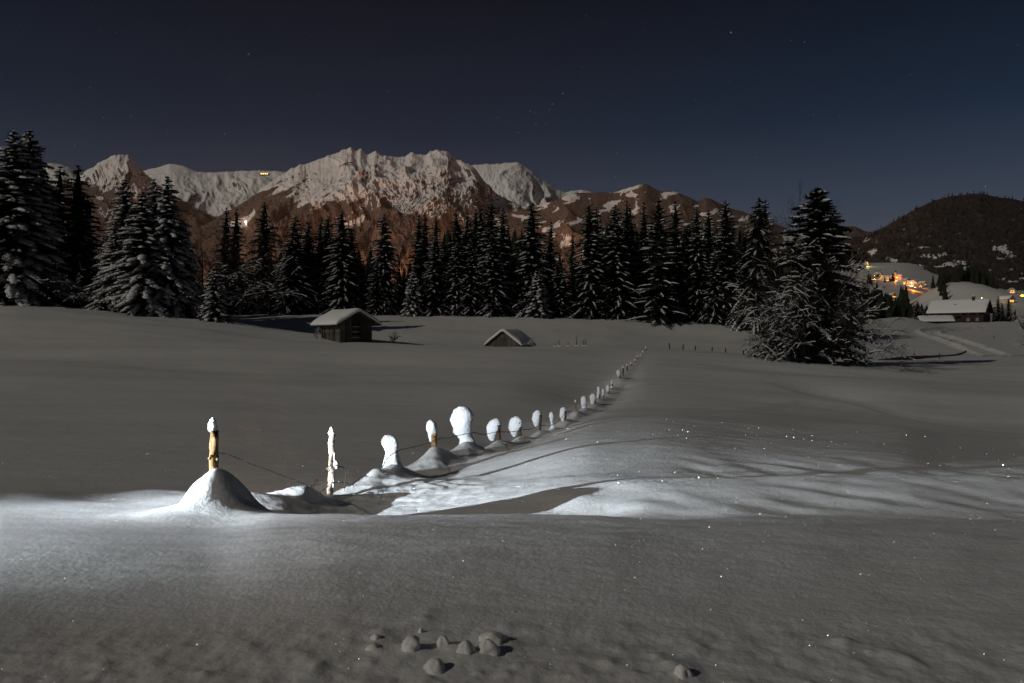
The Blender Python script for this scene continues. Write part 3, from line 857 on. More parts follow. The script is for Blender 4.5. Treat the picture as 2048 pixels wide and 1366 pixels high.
PROTO = {
 'heavyA': (24.0, spruce_protos(101, 24, 5.2, 46, .55, .95, .55, 8, .03, .64), 5.2),
 'heavyB': (24.0, spruce_protos(102, 24, 4.6, 44, .46, .85, .60, 8, .03, .64), 4.6),
 'midA': (22.0, spruce_protos(103, 22, 3.9, 42, .30, .24, .50, 7, .03, .60), 3.9),
 'midB': (22.0, spruce_protos(104, 22, 3.5, 40, .26, .22, .42, 7, .03, .60), 3.5),
 'midC': (22.0, spruce_protos(105, 22, 4.2, 38, .34, .28, .55, 7, .03, .60), 4.2),
 'line': (22.0, spruce_protos(106, 22, 4.6, 30, .30, .22, .28, 6, .03, .60), 4.6),
 'darkA': (22.0, spruce_protos(107, 22, 3.6, 36, .09, .14, .40, 6, .03, .60), 3.6),
 'darkB': (22.0, spruce_protos(108, 22, 4.4, 32, .10, .15, .50, 6, .03, .60), 4.4),
 'young': (9.0, spruce_protos(109, 9, 2.1, 26, .75, .6, .45, 7, .03, .60), 2.1),
 'drape': (22.0, spruce_protos(110, 22, 4.4, 36, .26, .2, .95, 7, .03, .60), 4.4),
}
GS = 'snow dusted spruces in the dark forest edge'
def T(kind, px, ytop, ybase, hw, d, label, group=GS, seed=[0], dz=0.0):
    """a spruce whose tip, foot and half width are those seen at depth d"""
    seed[0] += 1
    Ht, ms, R = PROTO[kind]
    x = (px - 1024) / F * d
    z = Hz(x, d, False) - .15 + dz
    top = EYE + (683 - ytop) / F * d
    h = top - z
    r = 1.27 * hw / F * d
    rr = random.Random(seed[0] * 7 + 1)
    return make_tree('spruce_tree', ms, (x, d, z), label, 'spruce tree', group, (r / R, r / R, h / Ht), rr.uniform(0, 6.28))

GL = 'heavily snowed spruces on the left rise'
T('heavyA', 22, 265, 615, 104, 114, 'tall snow loaded spruce cut off by the left edge of the picture', GL)
T('heavyB', 64, 263, 618, 92, 117, 'second spruce from the left edge, as tall as the first, heavy with snow', GL)
T('darkB', 110, 330, 618, 62, 128, 'dark spruce hidden behind the two tall ones at the left edge', GL)
T('darkB', 150, 330, 620, 60, 121, 'lone standing dark spruce with bare lower twigs, third tip from the left edge', GL)
T('darkA', 176, 395, 620, 44, 130, 'shorter dark spruce just right of the third tip on the left rise', GL)
T('heavyB', 257, 362, 625, 64, 117, 'left spruce of the dense clump on the rise, below the pyramid peak', GL)
T('heavyA', 287, 384, 628, 72, 112, 'front spruce of the clump on the rise, with the thickest snow pillows', GL)
T('heavyB', 314, 360, 632, 52, 119, 'narrow tip in the middle of the clump on the rise', GL)
T('heavyB', 338, 356, 638, 64, 114, 'right spruce of the clump on the rise, its skirt reaching the snow edge', GL)
T('heavyA', 362, 440, 640, 46, 115, 'lower spruce filling the right flank of the clump on the rise', GL)
T('heavyB', 225, 455, 628, 46, 114, 'lower spruce filling the left flank of the clump on the rise', GL)
T('young', 430, 537, 641, 30, 108, 'small snow covered spruce standing alone beside the clump on the rise', GL)

T('darkA', 449, 417, 625, 30, 172, 'left of two slim dark tips side by side above the bare bushes')
T('darkA', 469, 419, 625, 32, 170, 'right of two slim dark tips side by side above the bare bushes')
T('darkB', 527, 402, 625, 44, 164, 'broad layered dark spruce standing alone above bare treetops')
T('midA', 585, 433, 628, 46, 153, 'snow streaked spruce first right of the bare bushes')
T('midB', 613, 440, 628, 34, 157, 'slim spruce up the slope behind the left eave of the hay barn')
T('midB', 637, 436, 628, 30, 160, 'left of a pair of close tips directly above the hay barn roof')
T('midA', 650, 432, 628, 36, 158, 'right of a pair of close tips directly above the hay barn roof')
T('midC', 685, 423, 628, 46, 152, 'tall blunt spruce above the hay barn gable')
T('midB', 707, 458, 628, 34, 154, 'lower spruce leaning on the blunt one above the hay barn gable')
T('midC', 771, 428, 630, 38, 153, 'solitary full spruce with gaps on both sides right of the hay barn')
T('midA', 752, 520, 630, 28, 151, 'low bushy spruce at the foot of the solitary full one')
T('darkA', 834, 434, 630, 30, 168, 'left of three dark tips in a row left of the densest block')
T('darkA', 855, 432, 630, 30, 167, 'middle of three dark tips in a row left of the densest block')
T('darkA', 876, 437, 630, 26, 166, 'right of three dark tips in a row left of the densest block')
T('young', 825, 539, 630, 22, 149, 'small whitened spruce at the forest foot left of the densest block')
T('midB', 846, 560, 630, 20, 149.5, 'smallest spruce tucked beside the small whitened one')
T('midC', 870, 474, 632, 38, 151, 'snowy front spruce at the left corner of the densest block')
T('darkA', 914, 420, 632, 32, 163, 'ragged dark tip at the left of the densest block')
T('darkB', 932, 425, 632, 30, 166, 'dark tip second from left in the densest block')
T('darkA', 949, 420, 632, 30, 161, 'dark tip third from left in the densest block')
T('midB', 962, 414, 632, 32, 162, 'tip just left of the tallest in the densest block')
T('midA', 978, 404, 632, 42, 157, 'tallest spruce of the densest block')
T('midA', 1005, 416, 633, 36, 156, 'right shoulder spruce of the densest block, above the small shed')
T('midC', 912, 486, 632, 36, 151.5, 'front spruce in the lower left of the densest block')
T('midA', 945, 478, 632, 34, 151, 'front spruce in the lower middle of the densest block')
T('midC', 988, 470, 633, 42, 150.5, 'wide front spruce behind the small shed, branches swept right')
T('midC', 1065, 407, 635, 50, 152, 'large full spruce right of the densest block, tip against the wooded slope')
T('darkA', 1096, 446, 636, 28, 158, 'slim dark spruce at the right side of the large full one')
T('young', 1077, 543, 636, 30, 148, 'young whitened spruce in front of the large full one')
T('midB', 1121, 508, 638, 30, 150, 'medium spruce with snow dabs before the dip in the treeline')
T('darkA', 1142, 466, 636, 16, 205, 'little dark tip far back in the dip of the treeline')
T('midC', 1182, 409, 641, 46, 150, 'left leader of the tall group right of the dip, snow on every layer')
T('midA', 1197, 414, 641, 38, 156, 'tip tucked behind the left leader right of the dip')
T('midB', 1226, 420, 642, 32, 158, 'lower tip between the two leaders right of the dip')
T('midA', 1236, 411, 642, 44, 151, 'second leader right of the dip, drooping snowy skirt')
T('darkA', 1252, 402, 642, 30, 161, 'dark tip left of a close pair before the long branched spruce')
T('darkB', 1267, 408, 642, 28, 164, 'dark tip right of a close pair before the long branched spruce')
T('darkA', 1290, 405, 643, 28, 160, 'slim dark tip just left of the long branched spruce')
T('line', 1317, 396, 645, 52, 147, 'spruce with long bare branches each lined with snow, tallest in the middle right')
T('darkA', 1351, 405, 645, 38, 155, 'dark spruce right behind the long branched one')
T('midB', 1378, 450, 645, 30, 157, 'lower spruce between the long branched one and the next tips')
T('midA', 1399, 415, 646, 38, 150, 'snow streaked spruce left of a lean dark one, right part of the edge')
T('midB', 1417, 421, 646, 34, 156, 'lean spruce behind the snow streaked one, right part of the edge')
T('midB', 1450, 405, 647, 46, 150, 'tall even spruce standing before the drooping one')
T('midA', 1428, 500, 647, 30, 148, 'low skirted spruce in front of the tall even one')
T('drape', 1509, 396, 648, 52, 143, 'spruce with hanging snow lined branches next to the lone field tree')
T('darkA', 1532, 403, 648, 36, 149, 'dark spruce right behind the one with hanging branches')
T('darkB', 1490, 470, 648, 36, 152, 'low dark spruce left of the one with hanging branches')

# mass of the wood behind the edge
def lowspruce(rg, h, r, mb, x, y, z, tiers=4, sides=6):
    for k in range(tiers):
        f0 = k / tiers
        zb = z + h * (.06 + .86 * f0); zt = z + h * min(1, (.06 + .86 * f0) + .40)
        rr = r * (1 - f0) ** .9 + .05 * r
        vv = []
        for s_ in range(sides):
            a = 6.283 * s_ / sides + rg.uniform(-.3, .3)
            q = rr * rg.uniform(.7, 1.2)
            vv.append((x + math.cos(a) * q, y + math.sin(a) * q, zb + rg.uniform(-.05, .03) * h))
        vv.append((x, y, zt))
        mb.add(vv, ts=[(s_, (s_ + 1) % sides, sides) for s_ in range(sides)])
rg = random.Random(55)
mb = MB()
for k in range(760):
    d = rg.uniform(168, 260); px = rg.uniform(395, 1560)
    x = (px - 1024) / F * d
    tip = np.interp(px, [395, 520, 560, 740, 760, 800, 900, 1020, 1100, 1130, 1165, 1200, 1500, 1560], [560, 535, 480, 490, 530, 530, 452, 448, 480, 545, 510, 445, 448, 500]) + rg.uniform(-8, 75)
    h = EYE + (683 - tip) / F * d - Hz(x, d, False)
    if h < 4: continue
    lowspruce(rg, h, h * rg.uniform(.13, .19), mb, x, d, Hz(x, d, False) - .3, 6, 7)
tag(mb.obj('spruce_forest', M_NEEDLE), 'dark mass of spruce wood standing behind the snow dusted forest edge', kind='stuff')
rg = random.Random(56)
mb = MB()
for k in range(70):
    d = rg.uniform(132, 165); px = rg.uniform(-200, 395)
    x = (px - 1024) / F * d
    tip = np.interp(px, [-200, 40, 100, 180, 240, 360, 395], [300, 380, 400, 500, 450, 450, 560]) + rg.uniform(0, 60)
    h = EYE + (683 - tip) / F * d - Hz(x, d, False)
    lowspruce(rg, h, h * rg.uniform(.13, .19), mb, x, d, Hz(x, d, False) - .3, 7, 7)
tag(mb.obj('spruce_forest', M_NEEDLE), 'dark mass of spruce wood behind the snowed trees on the left rise', kind='stuff')

# bare broadleaf trees and bushes
B_TALL = bare_protos(201, 14, 1.0, 5, .22, 0.0, (2, 3), .22, 0, 8, .016, 2600)
B_TALL2 = bare_protos(206, 14, .8, 5, .20, 0.0, (2, 3), .30, 0, 7, .016, 2600)
B_SNOW = bare_protos(202, 11, 1.5, 4, .20, .25, (3, 4), .10, .35, 11, .02, 2600, .1)
B_BUSH = bare_protos(203, 4, 1.4, 3, 0.0, .35, (2, 4), .05, 0, 12, .012, 900)
B_LONE = bare_protos(204, 12, 1.15, 5, .34, .16, (3, 4), .12, .22, 12, .012, 3600, .25)
B_LONE2 = bare_protos(205, 9, 1.1, 5, .26, .16, (3, 4), .10, .12, 11, .011, 3000, .30)
def Bt(ms, Ht, px, ytop, d, label, wsc=1.0, name='bare_tree', cat='bare tree', group=None, rz=0.0, dz=0.0):
    x = (px - 1024) / F * d; z = Hz(x, d, False) + dz
    h = EYE + (683 - ytop) / F * d - z
    s = h / Ht
    return make_tree(name, ms, (x, d, z), label, cat, group, (s * wsc, s * wsc, s), rz)
GB = 'bare trees along the forest edge'
Bt(B_TALL, 13.5, 405, 445, 165, 'dark bare treetop between the left clump and the slim tips', .9, group=GB, rz=1)
Bt(B_TALL2, 13.5, 430, 480, 158, 'lower bare tree below the two slim dark tips', 1.0, group=GB, rz=2)
Bt(B_TALL, 13.5, 480, 490, 156, 'twiggy bare tree right under the two slim dark tips', 1.0, group=GB, rz=3)
Bt(B_TALL2, 13.5, 540, 460, 157, 'bare tree with fine twigs under the broad layered spruce', 1.0, group=GB, rz=4)
Bt(B_TALL, 13.5, 738, 470, 160, 'bare tree in the gap left of the solitary full spruce', .7, group=GB, rz=5)
Bt(B_TALL2, 13.5, 800, 470, 160, 'bare tree in the gap right of the solitary full spruce', .8, group=GB, rz=1.6)
Bt(B_TALL, 13.5, 1150, 490, 165, 'bare tree filling the dip in the treeline', 1.0, group=GB, rz=2.6)
Bt(B_TALL2, 13.5, 1128, 505, 170, 'bare tree at the left of the dip in the treeline', 1.0, group=GB, rz=3.6)
Bt(B_SNOW, 9.5, 482, 520, 148, 'spreading bare tree with snow lined branches left of the forest edge', 1.1, group=GB, rz=.6)
Bt(B_SNOW, 9.5, 540, 505, 149, 'second spreading snow lined bare tree next to the first streaked spruce', 1.0, group=GB, rz=2.2)
Bt(B_SNOW, 9.5, 150, 545, 113, 'grey twiggy thicket between the left spruces and the clump', 1.0, group=GB, rz=1.2, name='bare_bush', cat='bush')
Bt(B_TALL, 13.5, 190, 530, 120, 'bare tree behind the grey thicket on the left rise', 1.0, group=GB, rz=2.9)

# lone field tree group on the right
LD = 78
x0 = (1622 - 1024) / F * LD
PROTO['lone'] = (18.0, spruce_protos(133, 18, 4.1, 44, .22, .28, .45, 8, .10, .60), 4.1)
T('lone', 1627, 371, 735, 108, 79.5, 'tall field spruce rising out of the snow laden bare trees on the right', 'lone tree group in the field')
GT = 'lone tree group in the field'
Bt(B_LONE, 11.0, 1608, 510, 76.5, 'thick trunked bare tree with snow laden limbs spreading left of the field spruce', 1.0, group=GT, rz=.8)
Bt(B_LONE2, 8.2, 1668, 545, 77.0, 'bare tree with upswept snowy branches right of the field spruce', .82, group=GT, rz=2.0)
Bt(B_LONE2, 8.2, 1690, 590, 75.5, 'low crooked bare tree at the right foot of the field spruce', 1.0, group=GT, rz=4.0)
Bt(B_LONE, 11.0, 1560, 575, 79.0, 'low spreading bare tree at the left foot of the field spruce', .7, group=GT, rz=3.5)
Bt(B_TALL, 13.5, 1584, 400, 84, 'fine twigged bare treetop rising behind the left of the field spruce', .55, group=GT, rz=5.0)
Bt(B_TALL2, 13.5, 1690, 560, 83, 'fine twigged bare tree behind the right of the field spruce', .8, group=GT, rz=1.0)

# bushes in the field
Bt(B_BUSH, 3.4, 786, 652, 103, 'small leafless bush alone in the snow right of the hay barn', .9, 'bare_bush', 'bush', rz=.5)
Bt(B_BUSH, 3.4, 1062, 666, 103.5, 'snow dusted bush against the right roof edge of the small shed', .8, 'bare_bush', 'bush', rz=1.5)
Bt(B_BUSH, 3.4, 634, 641, 99, 'thin tall shrub at the left corner of the hay barn', .45, 'bare_bush', 'bush', rz=2.5)

# ------------------------------------------------------------------ fence posts with their snow caps
def blob(sections, d, depth=.85, seg=18, rings=16, rough=.06, seed=0, yoff=0.0):
    """closed lump whose outline at depth d passes through (row, left, right) photo points"""
    sections = sorted(sections)
    y0, y1 = sections[0][0], sections[-1][0]
    ys = [s_[0] for s_ in sections]
    q = np.linspace(0, 1, rings)
    yy = y0 + (y1 - y0) * (.5 - .5 * np.cos(np.pi * q))
    L = pchip(ys, [s_[1] for s_ in sections], yy); R = pchip(ys, [s_[2] for s_ in sections], yy)
    k = d / F
    V = []
    for i in range(rings):
        cx = (L[i] + R[i]) / 2; rx = max(.15, (R[i] - L[i]) / 2) * k
        z = EYE + (683 - yy[i]) * k; x = (cx - 1024) * k
        for s_ in range(seg):
            a = 2 * math.pi * s_ / seg
            nz = mnoise.fractal(Vector((math.cos(a) * 1.6 + seed * 3.1, math.sin(a) * 1.6, z / max(.05, rx) * .9)), 1.0, 2.0, 3)
            r = 1 + rough * nz * 1.6
            V.append((x + math.cos(a) * rx * r, d + yoff + math.sin(a) * rx * depth * r, z))
    V.append((((L[0] + R[0]) / 2 - 1024) * k, d + yoff, EYE + (683 - y0 + .15) * k))
    V.append((((L[-1] + R[-1]) / 2 - 1024) * k, d + yoff, EYE + (683 - y1 - .15) * k))
    t, b = len(V) - 2, len(V) - 1
    qs = []; ts = []
    for i in range(rings - 1):
        for s_ in range(seg):
            s2 = (s_ + 1) % seg
            qs.append((i*seg+s_, (i+1)*seg+s_, (i+1)*seg+s2, i*seg+s2))
    for s_ in range(seg):
        s2 = (s_ + 1) % seg
        ts.append((t, s_, s2)); ts.append((b, (rings-1)*seg+s2, (rings-1)*seg+s_))
    return np.array(V, float), np.array(qs, np.int32), np.array(ts, np.int32)

def fence_post(i, top, bot, w, caps, label, m=M_POST, lean=0.0, sides=10, rough=.06, depth=.85, yoff=0.0):
    px, d = FENCE[i]
    k = d / F
    base = Vector(((bot[0] - 1024) * k, d, Hz((bot[0] - 1024) * k, d) - .12))
    root = empty('fence_post', base)
    rg = random.Random(i * 13 + 5)
    mb = MB()
    tp = Vector(((top[0] - 1024) * k, d, EYE + (683 - top[1]) * k)) - base
    bt = Vector((0, 0, -.25))
    n_ = 9; pts = []; rad = []
    for q in range(n_ + 1):
        t = q / n_
        p = bt.lerp(tp, t)
        p.x += rg.uniform(-.10, .10) * w * k; p.y += rg.uniform(-.1, .1) * w * k
        pts.append(p); rad.append(w * k / 2 * (1.06 - .10 * t) * rg.uniform(.95, 1.06))
    mb.tube(pts, rad, sides, True, .05, rg)
    # split-off knots
    if w > 9:
        for _ in range(3):
            t = rg.uniform(.45, .9); p = bt.lerp(tp, t); a = rg.uniform(3.6, 5.8)
            c = p + Vector((math.cos(a), math.sin(a), 0)) * w * k * .45
            mb.tube([c, c + Vector((math.cos(a) * .018, math.sin(a) * .018, .012))], [.022, .012], 6)
    mb.obj('pole', m, root, smooth=True)
    for c, secs in enumerate(caps):
        V, q, t = blob(secs, d, seed=i + c * 31, rough=rough, depth=depth, yoff=yoff)
        V = V - np.array(base)
        link('snow_cap', mesh_np('snow_cap', V, [q, t], True), M_CAP, root)
    tag(root, label, 'fence post', 'snow capped posts of the meadow fence')
    return root

fence_post(0, (428.5, 861), (428, 985), 18.5,
  [[(835.5,424,428),(839,420.5,431),(846,417.3,433.6),(853,416.3,435),(859,416.5,435.8),(863,418.5,435)]],
  'thick ochre post with an egg shaped snow cap, nearest of the fence', rough=.07)
fence_post(1, (664, 866), (659.5, 1000), 13.5,
  [[(853.5,662,664.5),(857,659.6,667),(863,657.5,669.7),(867,657.3,671),(869.5,659,670)],
   [(921,670,673.5),(926,667.5,677.5),(932,668.5,679.5),(937,671,676)],
   [(905,668.2,670.5),(914,667,670.5),(922,667.5,670.5)], [(955,665,669),(966,664.5,669.5),(975,666,668)]],
  'slender frosted pale post with a small pointed cap and tangled wire', M_POSTPALE, rough=.07, depth=.9, yoff=-.02)
fence_post(2, (783, 880), (783, 950), 14,
  [[(870.5,772,782),(874,766.8,789),(880,764.8,794),(888,765,796),(896,767.6,796.3),(902,769.6,796.4),(909,769.2,797.5),(920,766.5,800),(932,763.5,805),(945,762,812)]],
  'post fully wrapped in snow, a rounded pillar standing on a rough drift', M_POSTDARK, rough=.18)
fence_post(3, (869, 860), (868, 915), 12,
  [[(840.5,858,863),(844,854.6,869),(851,853.2,873.5),(858,853,875.3),(863,854.3,875),(870,856,866),(878,858,864.5),(885,860.3,864)]],
  'short ochre post with tall cap sagging over its left side', rough=.15)
fence_post(4, (930, 835), (931, 910), 15,
  [[(813,917,931),(817,911,938),(825,905.5,943),(836,903,944.5),(848,902.8,944),(860,904.5,943),(870,909,944),(875,917.5,946),(882,918,949),(892,915,953)]],
  'post buried in the biggest snow hood of the fence', M_POSTDARK, rough=.17)
fence_post(5, (997, 850), (997, 890), 9.5,
  [[(838,989,995),(841,981.5,1000),(848,975.5,1002),(856,972.6,1002.6),(864,973,1000),(869,973.5,993),(876,976,991),(882,980,988)]],
  'post with a big hood sagging left like a helmet and dark wood to its right', M_POSTDARK, rough=.05, yoff=.10)
fence_post(6, (1039, 845), (1039, 885), 8.5,
  [[(833.5,1030,1036),(836,1024.5,1041),(843,1019,1044.5),(851,1017.4,1045.4),(858,1018,1044),(865,1020,1038),(870,1023,1034),(874.5,1026,1031)]],
  'post with rounded hood drooping left, right after the helmet shaped one', M_POSTDARK, rough=.16, yoff=.10)
fence_post(7, (1081, 830), (1080, 872), 5,
  [[(821,1073,1078),(824,1068.5,1081),(831,1064.8,1082.8),(839,1064.2,1082),(846,1066,1079.5),(851,1068.5,1077),(855,1071,1075)]],
  'thin dark post holding a round ball of snow on its left', M_POSTDARK, rough=.16, yoff=.10)
fence_post(8, (1104, 830), (1104.5, 866), 4,
  [[(824,1101.5,1104.5),(827,1098.8,1106.4),(833,1098.2,1107.7),(839,1099.2,1107),(844,1101,1106),(851,1101.5,1108),(860,1098,1112)]],
  'slim snow covered post shaped like a chess pawn', M_POSTDARK, rough=.17)
fence_post(9, (1131, 822), (1129, 850), 4.5,
  [[(815,1125,1129),(817,1122,1131.5),(823,1119.8,1133),(830,1119.6,1133),(836,1120.8,1131.5),(842,1123,1129.5)]],
  'post under an upright egg of snow with a dark right edge', M_POSTDARK, rough=.16, yoff=.10)
fence_post(10, (1151.3, 804), (1152, 830), 2.6,
  [[(799.2,1150,1151.4),(801.5,1149.2,1152.4),(804.5,1149.8,1152.2)]],
  'thin bare post with only a tiny ball of snow on top', M_POST, rough=.04)
fence_post(11, (1171, 800), (1170, 828), 4,
  [[(792,1166,1170),(794,1163,1172.5),(800,1161.5,1174.3),(808,1161.8,1174.4),(814,1163.5,1173),(820,1163,1174)]],
  'post under a tall block of snow beside a twig clump', M_POSTDARK, rough=.16)
fence_post(12, (1190, 793), (1190, 815), 4,
  [[(787,1184,1188),(789,1181,1191),(795,1179.3,1193),(802,1180,1190.5),(808,1182,1188)]],
  'post with a broad hood, first before the tight cluster', M_POSTDARK, rough=.16)
fence_post(13, (1199.5, 779), (1199, 805), 3.2,
  [[(773,1195.5,1198.5),(776,1194,1200.5),(783,1194.3,1201),(790,1194,1199.3),(796,1193,1198)]],
  'tall narrow snow capped post at the start of the tight cluster', M_POSTDARK, rough=.16)
fence_post(14, (1207.5, 783), (1207, 803), 2.6,
  [[(777.5,1205,1208),(780,1203.3,1210),(785,1204,1209),(791,1204.3,1208)]],
  'small snow capped post second in the tight cluster', M_POSTDARK, rough=.16)
fence_post(15, (1218, 776), (1218, 796), 2.8,
  [[(770,1214,1218),(773,1212,1219.8),(778,1211.6,1220),(783,1213,1218.5)]],
  'round headed snowy post third in the tight cluster', M_POSTDARK, rough=.16)
fence_post(16, (1225, 766), (1224.5, 786), 2.2,
  [[(760,1223,1225),(763,1222,1226.3),(768,1222.3,1226)], [(772,1221,1226),(776,1220,1228)]],
  'leaning post with a finger of snow, last of the tight cluster', M_POSTDARK, rough=.15)
fence_post(17, (1240, 745), (1240, 766), 3.4,
  [[(740,1236,1240),(742,1233.6,1242),(746,1233,1242.5),(750.5,1234,1241),(753.5,1236,1239.5)]],
  'post with a round snow ball standing on its own white mound', M_POSTDARK, rough=.15)
FARP = [(18, 735, 2.6, 'first dark post beyond the snow ball post on the far slope'),
        (19, 731, 2.6, 'second dark post beyond the snow ball post, thin white top'),
        (20, 727.5, 2.4, 'third dark post beyond the snow ball post'),
        (21, 721, 2.4, 'fourth and taller post beyond the snow ball post'),
        (22, 713.5, 2.4, 'fifth post beyond the snow ball post, the tallest on the far slope'),
        (23, 711, 2.2, 'fourth post from the crest end of the fence'),
        (24, 704, 2.2, 'second last post of the fence just below the crest'),
        (25, 696.5, 2.4, 'last post of the fence standing against the crest')]
for i, ytop, w, lb in FARP:
    px, d = FENCE[i]
    fence_post(i, (px + .4, ytop), (px, 683 - (Hz((px - 1024) / F * d, d) - EYE) / d * F), w,
               [[(ytop - 3.2, px - .6, px + 1.0), (ytop - 1.6, px - 1.7, px + 2.0), (ytop + .8, px - 1.3, px + 1.8)]], lb, M_POSTDARK, rough=.04)

# ------------------------------------------------------------------ barbed wire
def wire(pts, label, name='barbed_wire', r=.0042, barbs=True, seed=0, group='barbed wire of the meadow fence'):
    rg = random.Random(seed)
    w = [P(*p) for p in pts]
    # resample along a smooth curve
    s_ = [0]
    for a, b_ in zip(w[:-1], w[1:]): s_.append(s_[-1] + (b_ - a).length)
    n_ = max(6, int(s_[-1] / .07))
    t = np.linspace(0, s_[-1], n_)
    c = np.stack([pchip(s_, [p[k] for p in w], t) for k in range(3)], -1)
    root = empty(name, c[0])
    mb = MB()
    cc = [Vector(p) - Vector(c[0]) for p in c]
    mb.tube(cc, [r] * n_, 5, True)
    mb.obj('strand', M_WIRE, root)
    if barbs:
        bm_ = MB()
        L = 0.0
        while L < s_[-1]:
            f = L / s_[-1] * (n_ - 1); i = min(n_ - 2, int(f))
            p = cc[i].lerp(cc[i+1], f - i)
            for _ in range(2):
                v = Vector((rg.uniform(-1, 1), rg.uniform(-1, 1), rg.uniform(-1, 1))).normalized() * .020
                bm_.tube([p - v, p + v], [r * .7, r * .4], 4, True)
            bm_.tube([p - (cc[i+1] - cc[i]).normalized() * .009, p + (cc[i+1] - cc[i]).normalized() * .009], [r * 1.8, r * 1.8], 5)
            L += .105
        o = bm_.obj('barb', M_WIRE, root); o['kind'] = 'stuff'
    tag(root, label, 'barbed wire', group)
def dd(px): return float(np.interp(px, [p[0] for p in FENCE], [p[1] for p in FENCE])) - .06
def WP(l): return [(x, y, dd(x)) for x, y in l]
wire(WP([(437,906),(447,906.5),(465.6,912.7),(499,927),(528,936.5),(557,948.6),(585,958.5),(606,967),(624,970.5),(640,969)]), 'long sagging wire from the nearest ochre post down to the frosted post', seed=1)
wire([(614,990,11.8),(622,974,12.1),(635,956,12.35),(647,941,12.4),(659,933,12.4),(670,931,12.42),(684,934,12.5),(698,941,12.5),(706,960,12.5),(708,977,12.5)], 'upper loop of tangled wire hooped over the frosted post', seed=2)
wire([(618,992,11.9),(628,972,12.2),(642,955,12.35),(656,944,12.4),(672,936,12.4),(684,933,12.5),(692,946,12.5),(690,962,12.5),(688,983,12.5)], 'inner loop of tangled wire with an end dangling right of the frosted post', seed=3)
wire([(626,998,12.0),(640,985,12.2),(652,976,12.35),(663,967,12.4),(670,964,12.4),(680,964.5,12.6),(700,968,12.9),(713,970,13.2),(730,970.5,13.4)], 'lower wire rising to the frosted post and running onto the drift', seed=4)
wire([(700,972,13.2),(722,955,13.7),(745,948.5,13.95),(763,937,14.2),(772,921,14.4),(783,909,14.55),(798,901,15.0),(818,896,15.8),(836,892,16.3),(862,884,17.0),(875,878.5,17.2),(897,875,18.2),(912,872,18.85),(928,868.5,19.1),(944,865,19.4),(953,866.5,20),(962,868.6,20.6),(974,868,21.4),(991,864,22.1),(1004,863.5,22.8),(1019,864,23.6),(1034,862,24.5),(1044,860,25.1),(1062,857.6,26.8),(1076,852.5,28),(1084,851,28.6),(1100,851.3,30.4),(1111,846,31.6),(1120,838.6,32.6),(1132,825,33.8),(1147,822.5,36.2),(1158,816.6,38.0),(1170,808,39.6)], 'upper wire linking the snow pillar to the hooded posts up the slope', r=.0055, seed=5)

# ------------------------------------------------------------------ timber sheds
def roof_snow(wd, ln, eave, apex, ovs, ovf, thick, name_seed, nx=26, ny=18, ridge_r=.35, sag=.05):
    """rounded snow slab lying on a gable roof; local x across, y along the ridge"""
    hx = wd / 2 + ovs; hy = ln / 2 + ovf
    slope = (apex - eave) / (wd / 2)
    xs = np.sin(np.linspace(-1, 1, nx) * np.pi / 2); ysn = np.sin(np.linspace(-1, 1, ny) * np.pi / 2)
    top, bot = [], []
    for t in ysn:
        for s_ in xs:
            x = s_ * hx; y = t * hy
            base = apex - slope * abs(x) + .06
            th = thick * max(0, 1 - abs(s_)**7)**.5 * max(0, 1 - abs(t)**9)**.5
            zt = apex + ridge_r * slope - slope * math.sqrt(x * x + ridge_r**2) + .06 + th * (1 + .26 * mnoise.noise(Vector((x * .7 + name_seed, y * .6, 0)))) - sag * math.cos(t * 1.5) * 1.0
            grow_ = 1 + .02 * (th / thick if thick else 0) + .03 * mnoise.noise(Vector((x * .9 + name_seed * 2, y * .9, 4.0)))
            top.append((x * grow_, y * grow_, max(zt, base + .01))); bot.append((x, y, base))
    V = np.array(top + bot); N = nx * ny
    idx = np.arange(N).reshape(ny, nx)
    q = [np.stack([idx[:-1,:-1], idx[:-1,1:], idx[1:,1:], idx[1:,:-1]], -1).reshape(-1, 4)]
    q.append((q[0] + N)[:, ::-1])
    ring = list(idx[0, :]) + list(idx[1:, -1]) + list(idx[-1, -2::-1]) + list(idx[-2:0:-1, 0])
    rq = [(ring[k], ring[k] + N, ring[(k+1) % len(ring)] + N, ring[(k+1) % len(ring)]) for k in range(len(ring))]
    return mesh_np('snow_slab', V, [np.concatenate(q), np.array(rq, np.int32)], True)
def roof_boards(wd, ln, eave, apex, ovs, ovf, th=.06):
    slope = (apex - eave) / (wd / 2)
    hx = wd / 2 + ovs; hy = ln / 2 + ovf
    mb = MB()
    for s_ in (-1, 1):
        z0 = apex - slope * hx
        pts = [(0, -hy, apex), (s_ * hx, -hy, z0), (s_ * hx, hy, z0), (0, hy, apex)]
        v = [(p[0], p[1], p[2] + .05) for p in pts] + [(p[0], p[1], p[2] + .05 - th) for p in pts]
        mb.add(v, qs=[(0,1,2,3),(7,6,5,4),(0,4,5,1),(1,5,6,2),(2,6,7,3),(3,7,4,0)])
    return mb

